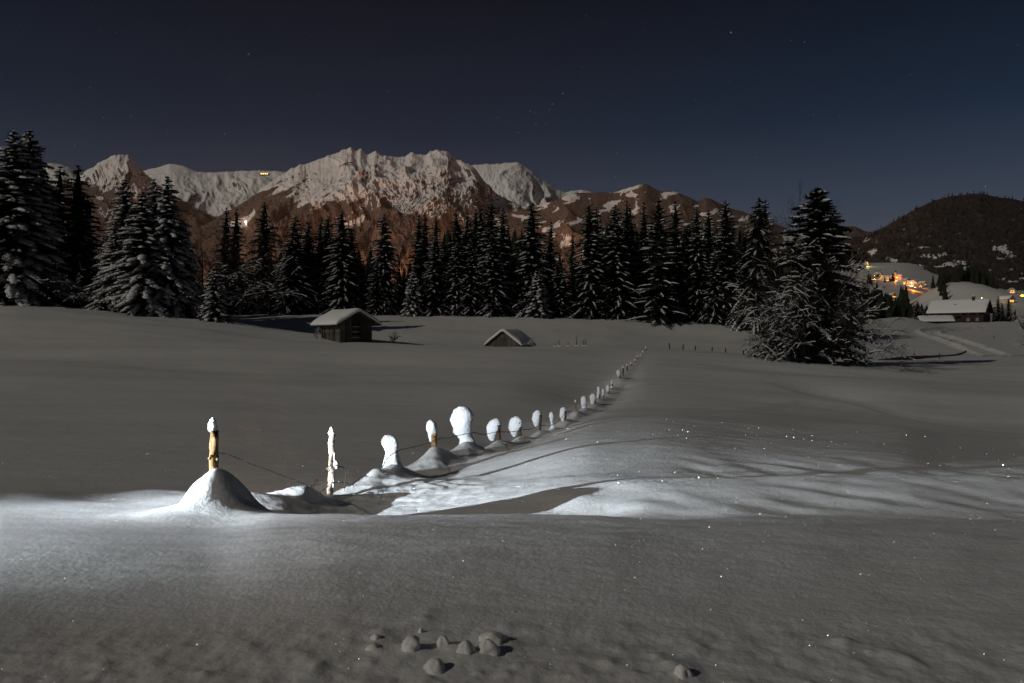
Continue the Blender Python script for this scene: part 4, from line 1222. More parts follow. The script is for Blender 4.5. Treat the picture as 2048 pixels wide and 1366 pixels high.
# --- hay barn with open log front
bd = 100.0
bx = (692 - 1024) / F * bd
bz = Hz(bx, bd)
barn = empty('hay_barn', (bx, bd, bz - .18), math.radians(40))
tag(barn, 'small weathered hay barn with slatted log door and thick snow roof', 'barn')
w_, l_, ev, ap = 4.3, 5.0, 2.55, 3.75
rg = random.Random(71)
slope = (ap - ev) / (w_ / 2)
def plank(parent, cx, cy, wdt, z0, z1, along='x', m=M_PLANK, th=.035, cache={}):
    h = z1 - z0
    mb = MB()
    tw_ = rg.uniform(-.012, .012)
    dims = (wdt, th, h) if along == 'x' else (th, wdt, h)
    mb.box((0, 0, h / 2), dims)
    o = mb.obj('plank', m, parent, (cx, cy + (tw_ if along == 'x' else 0), z0))
    return o
wf = empty('front_wall', (0, -l_ / 2, 0)); wf.parent = barn
x = -w_ / 2
while x < w_ / 2 - .05:
    wd_ = rg.uniform(.15, .21)
    cx = x + wd_ / 2
    if not (-.62 < cx < .62):
        plank(wf, cx, 0, wd_ - rg.uniform(.015, .04), -.3 + rg.uniform(-.03, .03), ap - slope * abs(cx) - .04 - .5 * slope * wd_)
    x += wd_
door = empty('log_front', (0, -l_ / 2 + .05, 0)); door.parent = barn
for s_ in (-1, 1):
    mb = MB(); mb.box((0, 0, 1.55), (.14, .14, 3.2)); mb.obj('door_post', M_PLANK, door, (s_ * .66, -.02, 0))
for k, z in enumerate([.06, .42, .78, 1.12, 1.46, 1.78, 2.36, 2.70, 3.02]):
    mb = MB(); r = rg.uniform(.105, .145) if z < 2 else .075
    mb.tube([(-.60, 0, rg.uniform(-.03, .03)), (-.2, rg.uniform(-.02, .02), rg.uniform(-.02, .02)), (.2, 0, rg.uniform(-.02, .02)), (.60, 0, rg.uniform(-.03, .03))], [r, r * 1.02, r * .98, r * .94], 7, True, .06, rg)
    mb.obj('log', M_LOG, door, (0, .06, z), True)
    if k in (1, 3, 5):
        V = []
        mb = MB(); mb.tube([(-.55, 0, 0), (0, -.01, .012), (.55, 0, 0)], [.03, .045, .03], 6, True); mb.obj('snow_line', M_CAP, door, (0, .02, z + r * .93), True)
for sx in (-1, 1):
    ws = empty('side_wall', (sx * w_ / 2, 0, 0)); ws.parent = barn
    y = -l_ / 2 + .03
    while y < l_ / 2 - .05:
        wd_ = rg.uniform(.16, .22)
        if rg.random() > .05:
            plank(ws, 0, y + wd_ / 2, wd_ - (.014 if rg.random() < .7 else .035), -.3, ev - .05 + rg.uniform(-.04, 0), 'y')
        y += wd_
wb = empty('rear_wall', (0, l_ / 2, 0)); wb.parent = barn
x = -w_ / 2
while x < w_ / 2 - .05:
    cx = x + .1
    plank(wb, cx, 0, .188, -.3, (1.72 if abs(cx + .5) < 1.5 else ap - slope * abs(cx) - .12))
    if abs(cx + .5) < 1.5: plank(wb, cx, 0, .188, 2.34, ap - slope * abs(cx) - .12)
    x += .2
for sx in (-1, 1):
    for sy in (-1, 1):
        mb = MB(); mb.box((0, 0, 1.1), (.16, .16, 2.8)); mb.obj('corner_post', M_PLANK, barn, (sx * (w_ / 2 - .1), sy * (l_ / 2 - .1), 0))
for sx, zz in ((-1, ev - .12), (1, ev - .12), (0, ap - .12)):
    mb = MB(); mb.tube([(0, -l_ / 2 - .85, 0), (0, l_ / 2 + .7, 0)], [.085, .08], 7, True); mb.obj('purlin', M_LOG, barn, (sx * (w_ / 2 - .05), 0, zz), True)
rf = roof_boards(w_, l_, ev, ap, .95, .95).obj('roof', M_PLANK, barn)
o = link('snow_slab', roof_snow(w_, l_, ev, ap, .98, 1.0, .42, 1.7), M_CAP, rf)
for yy, zz, ln in ((-1.0, 2.05, .55), (-.6, 1.15, .8)):
    mb = MB(); mb.tube([(0, 0, 0), (ln * .6, .05, -.03), (ln, .1, .12)], [.05, .045, .03], 6, True); mb.obj('bracket_pole', M_LOG, barn, (w_ / 2, yy, zz), True)

# --- small shed sunk in the snow
sd_ = 104.5
sx_p = (1021 - 1024) / F * sd_
shed = empty('field_shed', (sx_p, sd_ + 1.8, Hz(sx_p, sd_) - 1.25), math.radians(-22))
tag(shed, 'low dark shed sunk to its eaves in the snow, gable to the viewer', 'shed')
w2, l2, ev2, ap2 = 4.5, 5.0, 1.62, 3.30
sl2 = (ap2 - ev2) / (w2 / 2)
wf = empty('front_wall', (0, -l2 / 2, 0)); wf.parent = shed
x = -w2 / 2
while x < w2 / 2 - .05:
    wd_ = rg.uniform(.16, .22); cx = x + wd_ / 2
    plank(wf, cx, 0, wd_ - .012, -.3, ap2 - sl2 * abs(cx) - .04 - .5 * sl2 * wd_, 'x', M_PLANK)
    x += wd_
for sx in (-1, 1):
    mb = MB(); mb.box((0, 0, ev2 / 2 - .1), (.06, l2 - .1, ev2)); mb.obj('side_wall', M_PLANK, shed, (sx * (w2 / 2 - .03), 0, 0))
mb = MB(); mb.add([(-w2/2, 0, -.2), (w2/2, 0, -.2), (w2/2, 0, ev2 - .1), (0, 0, ap2 - .1), (-w2/2, 0, ev2 - .1)], qs=[(0, 1, 2, 4)], ts=[(4, 2, 3)]); mb.obj('rear_wall', M_PLANK, shed, (0, l2 / 2, 0))
mb = MB(); mb.box((0, 0, .9), (.9, .03, 1.0)); mb.obj('door', M_PLANK, shed, (-.1, -l2 / 2 - .04, 1.0))
rf = roof_boards(w2, l2, ev2, ap2, .35, .3).obj('roof', M_PLANK, shed)
link('snow_slab', roof_snow(w2, l2, ev2, ap2, .4, .34, .34, 6.1, ridge_r=.28), M_CAP, rf)

# --- farmhouse
fd = 300.0
def ground_d(px, py, d0, d1):
    ds = np.exp(np.linspace(math.log(d0), math.log(d1), 400))
    z = H((px - 1024) / F * ds, ds, False)
    yy = 683 - z / ds * F
    k = np.argmin(np.abs(yy - py))
    return float(ds[k])
def house(name, loc, rz, w, l, ev, ap, wall_m, label, cat, ovs=.8, ovf=.8, thick=.5, windows=(), winm=M_GLASS, group=None, chimney=None, cmat=M_DARKWOOD, small=False):
    r = empty(name, loc, rz)
    mb = MB()
    hw, hl = w / 2, l / 2
    mb.add([(-hw,-hl,-2),(hw,-hl,-2),(hw,hl,-2),(-hw,hl,-2),(-hw,-hl,ev),(hw,-hl,ev),(hw,hl,ev),(-hw,hl,ev),(0,-hl,ap),(0,hl,ap)],
           qs=[(0,1,5,4),(1,2,6,5),(2,3,7,6),(3,0,4,7)], ts=[(4,5,8),(6,7,9)])
    mb.obj('wall', wall_m, r)
    rf = roof_boards(w, l, ev, ap, ovs, ovf, .12).obj('roof', M_DARKWOOD, r)
    link('snow_slab', roof_snow(w, l, ev, ap, ovs + .05, ovf + .05, thick, w, 14 if small else 26, 10 if small else 18), M_CAP, rf)
    for (side, a, z, ww, wh) in windows:
        mb = MB(); fr = MB()
        if side in 'LR':
            s_ = 1 if side == 'R' else -1
            c = (s_ * (hw + .03), a, z); dims = (.04, ww, wh); fd_ = (.09, ww + .16, .09)
            for zz in (-wh / 2 - .04, wh / 2 + .04): fr.box((0, 0, zz), fd_)
            for yy in (-ww / 2 - .04, 0, ww / 2 + .04): fr.box((0, yy, 0), (.085, .08, wh))
        else:
            s_ = -1 if side == 'F' else 1
            c = (a, s_ * (hl + .03), z); dims = (ww, .04, wh); fd_ = (ww + .16, .09, .09)
            for zz in (-wh / 2 - .04, wh / 2 + .04): fr.box((0, 0, zz), fd_)
            for xx in (-ww / 2 - .04, 0, ww / 2 + .04): fr.box((xx, 0, 0), (.08, .085, wh))
        mb.box((0, 0, 0), dims)
        wnd = fr.obj('window', M_DARKWOOD if winm is M_GLASS else wall_m, r, c)
        mb.obj('pane', winm, wnd)
    if chimney:
        mb = MB(); mb.box((0, 0, .7), (.9, .9, 2.0)); mb.box((0, 0, 1.78), (1.1, 1.1, .16))
        ch = mb.obj('chimney', M_STONE, r, chimney)
        V, q, t = blob([(0, -3, 3), (2, -6, 6), (4, -6.5, 6.5)], 80)
        mb = MB(); mb.box((0, 0, 2.0), (.95, .95, .3)); mb.obj('snow_cap', M_CAP, ch)
    tag(r, label, cat, group)
    return r
fx_, fz_ = (1920 - 1024) / F * fd, Hz((1920 - 1024) / F * fd, fd, False)
win = [('L', a, 3.6, 1.0, 1.2) for a in (-7, -4, -1.5, 1.5, 4, 7)] + [('L', a, 1.2, 1.0, 1.2) for a in (-7, -4, 1.5, 4)] + [('F', a, 3.6, 1, 1.2) for a in (-2.5, 0, 2.5)]
fh = house('farmhouse', (fx_, fd, fz_ - .1), math.radians(45), 9.0, 18.0, 4.7, 8.6, M_DARKWOOD, 'big dark timber farmhouse with broad snowy roof at the far side of the valley field', 'farmhouse', 1.2, 1.0, .5, win, chimney=(-.8, -4.8, 8.0))
mb = MB(); mb.box((0, 0, 0), (.10, 5.5, .95)); 
for k in range(14): mb.box((-.08, -2.6 + k * .4, .05), (.05, .06, .9))
mb.obj('balcony', M_DARKWOOD, fh, (-5.5, 1.5, 2.75))
mb = MB(); mb.box((0, 0, 0), (1.0, 1.1, .25)); mb.obj('skylight', M_GLASS, fh, (-2.6, .8, 6.95))
d = 286; xx = (1871 - 1024) / F * d
house('low_barn', (xx, d, Hz(xx, d, False) - .8), math.radians(72), 5.4, 9.8, 2.2, 3.6, M_DARKWOOD, 'long low barn with snowy roof in front of the farmhouse', 'barn', .9, .7, .45, ())

# ------------------------------------------------------------------ village lights on the right
def street_lamp(px, py, d0, d1, power, label, col=(1.0, .42, .07), m=M_LAMP, hgt=6.0, d=None, group='street lamps in the village'):
    if d is None: d = ground_d(px, py + hgt / 1300 * F * .7, d0, d1)
    x = (px - 1024) / F * d; z = Hz(x, d, False)
    r = empty('street_lamp', (x, d, z))
    mb = MB(); mb.tube([(0, 0, -.5), (0, 0, hgt - .2), (0, -.5, hgt), (0, -1.1, hgt)], [.10, .07, .06, .05], 6, True); mb.obj('pole', M_WIRE, r)
    mb = MB(); mb.tube([(0, -1.0, hgt - .06), (0, -1.3, hgt - .10), (0, -1.9, hgt - .06)], [.25, .42, .22], 8, True); mb.obj('lamp_head', m, r, smooth=True)
    tag(r, label, 'street lamp', group)
    l = bpy.data.lights.new('point_light', 'POINT'); l.energy = power * .85; l.color = col; l.shadow_soft_size = .3
    o = bpy.data.objects.new('point_light', l); COL.objects.link(o); o.parent = r; o.location = (0, -1.5, hgt - .8)
    return d
def vhouse(px, py, d0, d1, rz, w, l, ev, ap, label, lit=(), wall=None, group='village houses on the valley floor'):
    d = ground_d(px, py, d0, d1)
    x = (px - 1024) / F * d
    return house('village_house', (x, d, Hz(x, d, False)), math.radians(rz), w, l, ev, ap, wall or M_PLASTER, label, 'house', .8, .8, .5, lit, M_WINLIT, group, small=True)
LW = lambda *a: [('F', x_, z_, 1.9, 1.8) for x_, z_ in a]
vhouse(1756, 553, 1100, 1900, 30, 9, 12, 5, 9, 'dark chalet left of the village with two glowing windows', LW((-2.5, 2), (2, 2), (0, 5)), M_DARKWOOD)
vhouse(1767, 558, 1100, 1900, 20, 8, 10, 4, 7, 'small house with one lit window left of the chapel', LW((0, 2),))
vhouse(1779, 559, 1100, 1900, 40, 9, 12, 5, 8, 'house glowing yellow just left of the chapel', LW((-2, 2), (1.5, 2), (0, 4.5)))
vhouse(1811, 565, 1100, 1900, 25, 9, 13, 5, 8, 'house with two bright windows right below the chapel', LW((-2, 2), (2, 2)))
vhouse(1824, 570, 1100, 1900, 35, 9, 14, 6, 9, 'long house with a row of white lit windows above the brightest lamp', LW((-3, 4), (0, 4), (3, 4), (-2, 1.5)))
vhouse(1836, 576, 1100, 1900, 15, 9, 12, 5, 8.5, 'house glowing orange at the right end of the village row', LW((-2, 2), (2, 2), (0, 4.5)))
vhouse(1781, 594, 700, 1250, 30, 9, 13, 5, 8, 'lone lit house among dark trees below the village', LW((-3, 2), (0, 2), (3, 2)))
vhouse(1733, 531, 1300, 2100, 20, 8, 10, 5, 8, 'house with a dim yellow light at the edge of the wooded foothill', LW((0, 2.5),))
vhouse(2023, 587, 1000, 1900, -20, 10, 14, 7, 11, 'tall house with an orange lit front near the right edge', LW((-3, 2), (0, 2), (3, 2), (-2, 5), (2, 5)))
vhouse(2036, 606, 800, 1500, -35, 9, 13, 4, 8, 'dark house with a big snowy roof by the right edge', ())
vhouse(1968, 602, 800, 1500, 25, 8, 11, 4, 7.5, 'dark little house right behind the farmhouse roof', LW((1, 2),), M_DARKWOOD)
vhouse(2044, 602, 800, 1500, -25, 9, 12, 5, 8, 'orange lit house cut by the right edge beside the lit road', LW((-2, 2), (1.5, 2)))
vhouse(2013, 606, 700, 1400, 20, 8, 11, 4, 7, 'small house with lit windows left of the lowest orange lamp', LW((-1.5, 1.8), (1.5, 1.8)))
vhouse(1802, 569, 1000, 1900, 30, 9, 12, 4.5, 8, 'house in the orange glow between chapel and long house', LW((-2, 2), (1.5, 2)))
vhouse(1845, 571, 1100, 1900, 40, 8, 11, 5, 8, 'outermost right house of the village row with two windows', LW((-1.5, 2), (1.5, 2)))
# chapel
cd = ground_d(1797, 559, 1100, 1900); cx = (1797 - 1024) / F * cd
ch = house('chapel', (cx, cd, Hz(cx, cd, False)), math.radians(55), 8, 12, 6.5, 10.5, M_PLASTER, 'floodlit orange chapel with a stubby tower in the middle of the village', 'chapel', .4, .3, .3, LW((-2, 3), (2, 3)), M_WINLIT, small=True)
mb = MB(); mb.box((0, 0, 6.5), (3.6, 3.6, 15)); mb.obj('tower', M_PLASTER, ch, (0, 5.2, 0))
mb = MB(); mb.tube([(0, 0, 14), (0, 0, 15.2), (0, 0, 17), (0, 0, 20)], [2.8, 2.5, 1.2, .05], 8, True); mb.obj('spire', M_STONE, ch, (0, 5.2, 0))
LAMPS = [(1713, 533, 1300, 2200, 2500, 'white lamp alone on the dark foothill left of the village', (1, .85, .72), M_LAMPW),
 (1735, 528, 1300, 2200, 9000, 'yellow lamp lighting the trees at the foothill edge', (1, .78, .25), M_LAMP),
 (1749, 553, 1100, 1900, 6000, 'leftmost yellow lamp of the village row', (1, .50, .09), M_LAMP),
 (1780, 556, 1100, 1900, 7000, 'lamp between the yellow house and the chapel', (1, .38, .05), M_LAMP),
 (1793, 556, 1100, 1900, 30000, 'orange floodlight lamp in front of the chapel', (1, .22, .015), M_LAMP),
 (1807, 563, 1100, 1900, 9000, 'orange lamp right below the chapel', (1, .23, .016), M_LAMP),
 (1822, 566, 1100, 1900, 9000, 'pale lamp above the long house', (1, .66, .30), M_LAMP),
 (1829, 576, 1100, 1900, 26000, 'brightest orange lamp at the lower end of the village', (1, .22, .015), M_LAMP),
 (1841, 570, 1100, 1900, 12000, 'orange lamp at the right end of the village row', (1, .22, .015), M_LAMP),
 (1786, 592, 700, 1250, 5000, 'yellow lamp beside the lone house below the village', (1, .50, .10), M_LAMP),
 (1775, 589, 700, 1250, 2500, 'pale lamp left of the lone house below the village', (1, .75, .45), M_LAMP),
 (2019, 603, 800, 1500, 16000, 'orange lamp low at the right beyond the farmhouse trees', (1, .22, .015), M_LAMP),
 (2029, 597, 800, 1700, 14000, 'first orange lamp along the lit road at the right edge', (1, .22, .015), M_LAMP),
 (2042, 597, 800, 1700, 18000, 'second orange lamp along the lit road at the right edge', (1, .23, .016), M_LAMP),
 (2027, 582, 1000, 1900, 16000, 'orange lamp in front of the tall house at the right edge', (1, .21, .012), M_LAMP),
 (1962, 603, 700, 1500, 1500, 'tiny lamp behind the farmhouse roof', (1, .70, .35), M_LAMP),
 (1975, 609, 600, 1500, 1500, 'tiny lamp right of the farmhouse gable', (1, .70, .35), M_LAMP)]
for px, py, d0, d1, pw, lb, c_, m_ in LAMPS:
    street_lamp(px, py, d0, d1, pw, lb, c_, m_)

# ------------------------------------------------------------------ trees of the valley
rg = random.Random(91)
VPROT = []
for k in range(3):
    mb = MB(); lowspruce(rg, 18, 3.4, mb, 0, 0, 0, 8, 8)
    me = mb.mesh('crown'); me.materials.append(M_NEEDLE); VPROT.append((18, 3.4, me))
def vtree(px, ytop, d, label, group, hw=None, name='spruce_tree', k=None):
    x = (px - 1024) / F * d; z = Hz(x, d, False) - .3
    h = EYE + (683 - ytop) / F * d - z
    if h < 3: h = 3.0
    ph, pr, me = VPROT[rg.randrange(3) if k is None else k]
    o = link(name, me, None, None, (x, d, z))
    r = h * rg.uniform(.15, .24) if hw is None else hw / F * d
    o.scale = (r / pr, r / pr, h / ph); o.rotation_euler = (0, 0, rg.uniform(0, 6.28))
    tag(o, label, 'spruce tree', group)
for k in range(180):
    px = rg.uniform(1700, 1885); d = rg.uniform(330, 560)
    tip = np.interp(px, [1690, 1726, 1758, 1790, 1815, 1850, 1875], [570, 568, 572, 590, 602, 606, 618]) + abs(rg.gauss(0, 14))
    vtree(px, tip, d, 'dark spruce in the wood below the village', 'dark valley wood below the village')
for px, tip, d in ((1754, 563, 620), (1726, 563, 600), (1802, 567, 900), (1812, 568, 900), (1806, 572, 880)):
    vtree(px, tip, d, 'taller dark spruce rising out of the wood below the village', 'taller spruces of the valley wood')
for px, tip, d in ((1737, 543, 1500), (1741, 548, 1480), (1785.5, 545, 1560), (1780, 549, 1560), (1770, 552, 1540)):
    vtree(px, tip, d, 'small pointed spruce among the village lights', 'small spruces in the village')
vtree(1866, 549, 930, 'single dark spruce on the left flank of the snowy knoll', 'knoll trees', 5, k=0)
vtree(1881, 545, 935, 'taller dark spruce next to the single one on the knoll', 'knoll trees', 6, k=1)
for k in range(16):
    t = rg.random(); px = 1880 + 10 * t + rg.uniform(-5, 7); d = 905 - 70 * t
    vtree(px, 683 - (Hz((px - 1024) / F * d, d, False) - EYE) / d * F - rg.uniform(14, 30), d, 'dark tree in the tongue of wood running down the knoll', 'tongue of wood on the knoll')
for k in range(60):
    t = rg.random(); px = 1884 + 122 * t
    d = rg.uniform(935, 1010) - 60 * max(0, t - .55)
    tip = np.interp(t, [0, .3, .6, .8, 1], [540, 525, 530, 546, 582]) + rg.uniform(-3, 12)
    vtree(px, tip, d, 'dark tree in the belt of wood behind the snowy knoll', 'belt of wood behind the knoll')
for px, tip, d, lb in ((1997, 594, 306, 'left spruce of the pair right of the farmhouse'), (2018, 597, 300, 'right spruce of the pair right of the farmhouse'),
                       (1988, 612, 312, 'low spruce close to the farmhouse gable'), (2006, 606, 315, 'dark spruce between the pair right of the farmhouse'), (2030, 618, 310, 'outer low spruce of the group right of the farmhouse')):
    x = (px - 1024) / F * d; z = Hz(x, d, False) - .2
    Ht, ms, R = PROTO['darkA' if px < 2010 else 'darkB']
    h = EYE + (683 - tip) / F * d - z
    make_tree('spruce_tree', ms, (x, d, z), lb, 'spruce tree', 'spruces by the farmhouse', (h * .28 / R,) * 2 + (h / Ht,), rg.uniform(0, 6))
for px, tip, d, lb in ((1835, 603, 320, 'snow dabbed spruce left of the farmhouse'), (1853, 611, 315, 'lower snow dabbed spruce against the left farmhouse wall'), (1862, 620, 312, 'smallest snow dabbed spruce against the left farmhouse wall')):
    x = (px - 1024) / F * d; z = Hz(x, d, False) - .2
    Ht, ms, R = PROTO['midA']; h = EYE + (683 - tip) / F * d - z
    make_tree('spruce_tree', ms, (x, d, z), lb, 'spruce tree', 'spruces by the farmhouse', (h * .34 / R,) * 2 + (h / Ht,), rg.uniform(0, 6))
# woods clothing the big hill and the foothill
def hill_wood(X, Y, Z, count, seed, hmin, hmax, label, keep):
    rg = np.random.default_rng(seed)
    mb = MB(); r_ = random.Random(seed)
    a, b_ = X.shape
    n_ = 0
    for _ in range(count * 3):
        if n_ >= count: break
        i = int(rg.integers(2, int(a * .82))); j = int(rg.integers(1, b_ - 2))
        x, y, z = X[i, j], Y[i, j], Z[i, j] + EYE
        px = 1024 + x / y * F; py = 683 - (z - EYE) / y * F
        if px < 1640 or px > 2120 or not keep(px, py): continue
        h = r_.uniform(hmin, hmax)
        lowspruce(r_, h, h * r_.uniform(.22, .36), mb, x + r_.uniform(-4, 4), y, z - 2, 2, 5)
        n_ += 1
    tag(mb.obj('hill_wood', M_HWOOD), label, kind='stuff')
M_HWOOD, n, l, b = mat('bare_hill_wood', (0.040, 0.035, 0.033), 0.9, 0.05)
hill_wood(HX, HY, HZ, 3000, 5, 8, 17, 'bare dark wood covering the big round hill', lambda px, py: fbm(np.array([px / 26]), np.array([py / 16]), 3, 88)[0] < .42 or py < 430)

# ------------------------------------------------------------------ lane, stream bank and small field things
def lane():
    pts = [(2010,718,129),(1985,712,135),(1958,703.5,143),(1932,693,152),(1903,682.5,164),(1878,675,175),(1862,669,184),(1860,664,191),(1876,660,199),(1910,656,208),(1960,654,215)]
    c = np.array([[(p[0] - 1024) / F * p[2], p[2]] for p in pts])
    t = np.arange(len(pts)); tt = np.linspace(0, len(pts) - 1, 150)
    cx = pchip(t, c[:, 0], tt); cyy = pchip(t, c[:, 1], tt)
    dx, dy = np.gradient(cx), np.gradient(cyy); ln = np.hypot(dx, dy); nx_, ny_ = -dy / ln, dx / ln
    offs = np.linspace(-3.6, 3.6, 25)
    V = []
    for o_ in offs:
        x = cx + nx_ * o_; y = cyy + ny_ * o_
        z = H(x, y) + EYE
        bank = np.exp(-((abs(o_) - 2.1) / .55)**2) * np.clip((tt - .3) / 1.2, 0, 1) * (.55 + .22 * fbm(tt * 1.7 + o_ * .6, np.full_like(tt, o_), 3, 77))
        rut = -.10 * np.exp(-((abs(o_) - .75) / .25)**2) + .04 * fbm(tt * 3, np.full_like(tt, o_ * 2), 2, 78) + .02
        edge = -.25 if abs(o_) > 3.4 else 0.05
        V.append(np.stack([x, y, z + bank + rut * (abs(o_) < 1.7) + edge], -1))
    V = np.array(V); a, b_ = V.shape[:2]
    idx = np.arange(a * b_).reshape(a, b_)
    q = np.stack([idx[:-1,:-1], idx[:-1,1:], idx[1:,1:], idx[1:,:-1]], -1).reshape(-1, 4)
    tag(link('lane', mesh_np('lane', V.reshape(-1, 3), q), M_SNOW), 'ploughed snowy lane curving up to the farmhouse between lumpy banks', kind='structure')
lane()
def bank():
    pts = [(1716,727,118),(1745,723,119),(1773,719,121),(1804,715.5,124),(1828,713.5,126),(1880,712,129),(1912,710,132),(1928,706,137),(1938,700,144)]
    c = np.array([[(p[0] - 1024) / F * p[2], p[2]] for p in pts])
    t = np.arange(len(pts)); tt = np.linspace(0, len(pts) - 1, 120)
    x = pchip(t, c[:, 0], tt); y = pchip(t, c[:, 1], tt)
    zt = EYE + np.array([683 - pchip(t, [p[1] for p in pts], tt)])[0] / F * y
    gap = np.where(np.abs(((tt * 1.37) % 2.1) - 1.0) < .10, .05, 1.0)
    hh = (.40 + .12 * pn(tt * 3, tt * 0, 5)) * gap
    V = []
    for k, (dy, dz, s_) in enumerate(((0.25, -.9, 0), (-.12, -.9, 0), (-.12, .25, 1), (.05, .36, 1), (.6, .30, 1), (.6, -.9, 0))):
        V.append(np.stack([x, y + dy, zt + (dz * hh if s_ else dz)], -1))
    V = np.array(V); a, b_ = V.shape[:2]
    idx = np.arange(a * b_).reshape(a, b_)
    q = np.stack([idx[:-1,:-1], idx[:-1,1:], idx[1:,1:], idx[1:,:-1]], -1).reshape(-1, 4)
    tag(link('stream_bank', mesh_np('stream_bank', V.reshape(-1, 3), q), M_STONE), 'dark undercut bank of a stream edging the valley field', kind='structure')
bank()

def field_post(px, py, d, h, label, group):
    x = (px - 1024) / F * d; z = Hz(x, d)
    mb = MB()
    r_ = random.Random(int(px * 10))
    zt = max(z + h * .5, EYE + (683 - py) / F * d)
    mb.tube([(0, 0, -.4), (r_.uniform(-.04, .04), 0, (zt - z) * .5), (r_.uniform(-.08, .08), 0, zt - z)], [.085, .08, .07], 7, True)
    o = mb.obj('boundary_post', M_POSTDARK, None, (x, d, z))
    tag(o, label, 'fence post', group)
names = ['first', 'second', 'third', 'fourth', 'fifth', 'sixth', 'seventh', 'eighth', 'ninth']
for k, (px, py, d) in enumerate([(1339, 686.5, 97), (1366, 688.5, 96), (1391, 691, 95.5), (1424, 694, 95), (1452, 696.5, 94.5), (1487, 699, 93.5), (1522, 705, 92.5), (1548, 709, 92), (1569, 712, 91)]):
    field_post(px, py, d, .75, names[k] + ' little post from the crest along the far field boundary', 'posts of the far field boundary')
for k, (px, py, d) in enumerate([(1773, 714, 118), (1804, 707, 121), (1828, 706, 123), (1879, 706, 126)]):
    field_post(px, py, d, .8, names[k] + ' post from the lone trees along the stream bank', 'posts on the stream bank')
field_post(1988, 681, 172, 1.1, 'dark stump post alone in the field right of the lane', None)
field_post(1935, 697, 143, 1.0, 'post at the sharp bend where the bank meets the lane', None)

def weed(px, py, d, h, label):
    x = (px - 1024) / F * d; z = Hz(x, d)
    mb = MB(); r_ = random.Random(int(px))
    for k in range(5):
        a = r_.uniform(0, 6.28); s_ = r_.uniform(.02, .16)
        hh = h * r_.uniform(.6, 1.0)
        mb.tube([(0, 0, -.1), (math.cos(a) * s_ * .5, math.sin(a) * s_ * .5, hh * .55), (math.cos(a) * s_ * 1.4, math.sin(a) * s_ * 1.4, hh)], [.016, .013, .008], 4, True)
    r = empty('dry_weed', (x, d, z))
    mb.obj('stem', M_BARK, r)
    mb = MB(); mb.tube([(-.25, 0, -.06), (-.1, 0, .07), (.1, 0, .08), (.28, 0, -.06)], [.03, .08, .085, .03], 8, True); mb.obj('snow_tuft', M_CAP, r, (0, -.06, 0), True)
    tag(r, label, 'weed', 'dry weeds poking through the snow')
for px, h, lb in ((1110, .5, 'short dry weed tuft nearest the small shed'), (1118, 1.0, 'dry weed stalk between two tufts right of the small shed'), (1136, .6, 'low dry tuft in the middle of the weed row'),
                  (1153, 1.5, 'tallest dry weed stalk on the crest'), (1166, 1.0, 'left of two thin stalks at the end of the weed row'), (1171, 1.0, 'right of two thin stalks at the end of the weed row')):
    weed(px, 690, 98, h, lb)
for k, (px, py, d, lb) in enumerate([(1932, 651, 285, 'snow dusted hedge bush left end below the farmhouse'), (1944, 651, 284, 'hedge bush second from the left below the farmhouse'), (1957, 652, 283, 'hedge bush in the middle below the farmhouse'),
        (1970, 654, 280, 'hedge bush right of the middle below the farmhouse'), (1983, 654, 276, 'hedge bush at the lane bend below the farmhouse gable'), (1997, 652, 272, 'last hedge bush at the right below the farmhouse'),
        (1880, 657, 205, 'low scrub bush at the upper bend of the lane'), (1905, 655, 212, 'second scrub bush at the upper bend of the lane')]):
    Bt(B_BUSH, 3.4, px, py - 4, d, lb, 2.6, 'bare_bush', 'bush', 'hedge and scrub by the farmhouse', k * 1.3)
for px, tip, d, lb in ((2046, 610, 205, 'dark leafless thicket at the right edge of the picture'), (2050, 660, 150, 'lower dark twigs at the right edge below the thicket')):
    Bt(B_BUSH, 3.4, px, tip, d, lb, 1.0, 'bare_bush', 'bush', None, px)
for px, py, d, lb in ((1878, 676, 171, 'left dark lump standing for a shaded opening in the lane bank'), (1889, 679, 167.5, 'second dark lump standing for a shaded opening in the lane bank'), (1901, 682, 164, 'third dark lump standing for a shaded opening in the lane bank'), (1907, 683.5, 162, 'right dark lump standing for a shaded opening in the lane bank')):
    V, q, t = blob([(py - 1.4, px - 2, px + 2), (py - .4, px - 3.4, px + 3.2), (py + 1.2, px - 3.6, px + 3.4)], d - 2.5, seed=int(px), rough=.15)
    o = link('shade_lump', mesh_np('shade_lump', V - V[0], [q, t]), M_STONE, None, V[0])  # dark lump added where the snow bank only has a shaded opening
    tag(o, lb, 'shade_lump', 'dark lumps standing for shade in the lane bank')

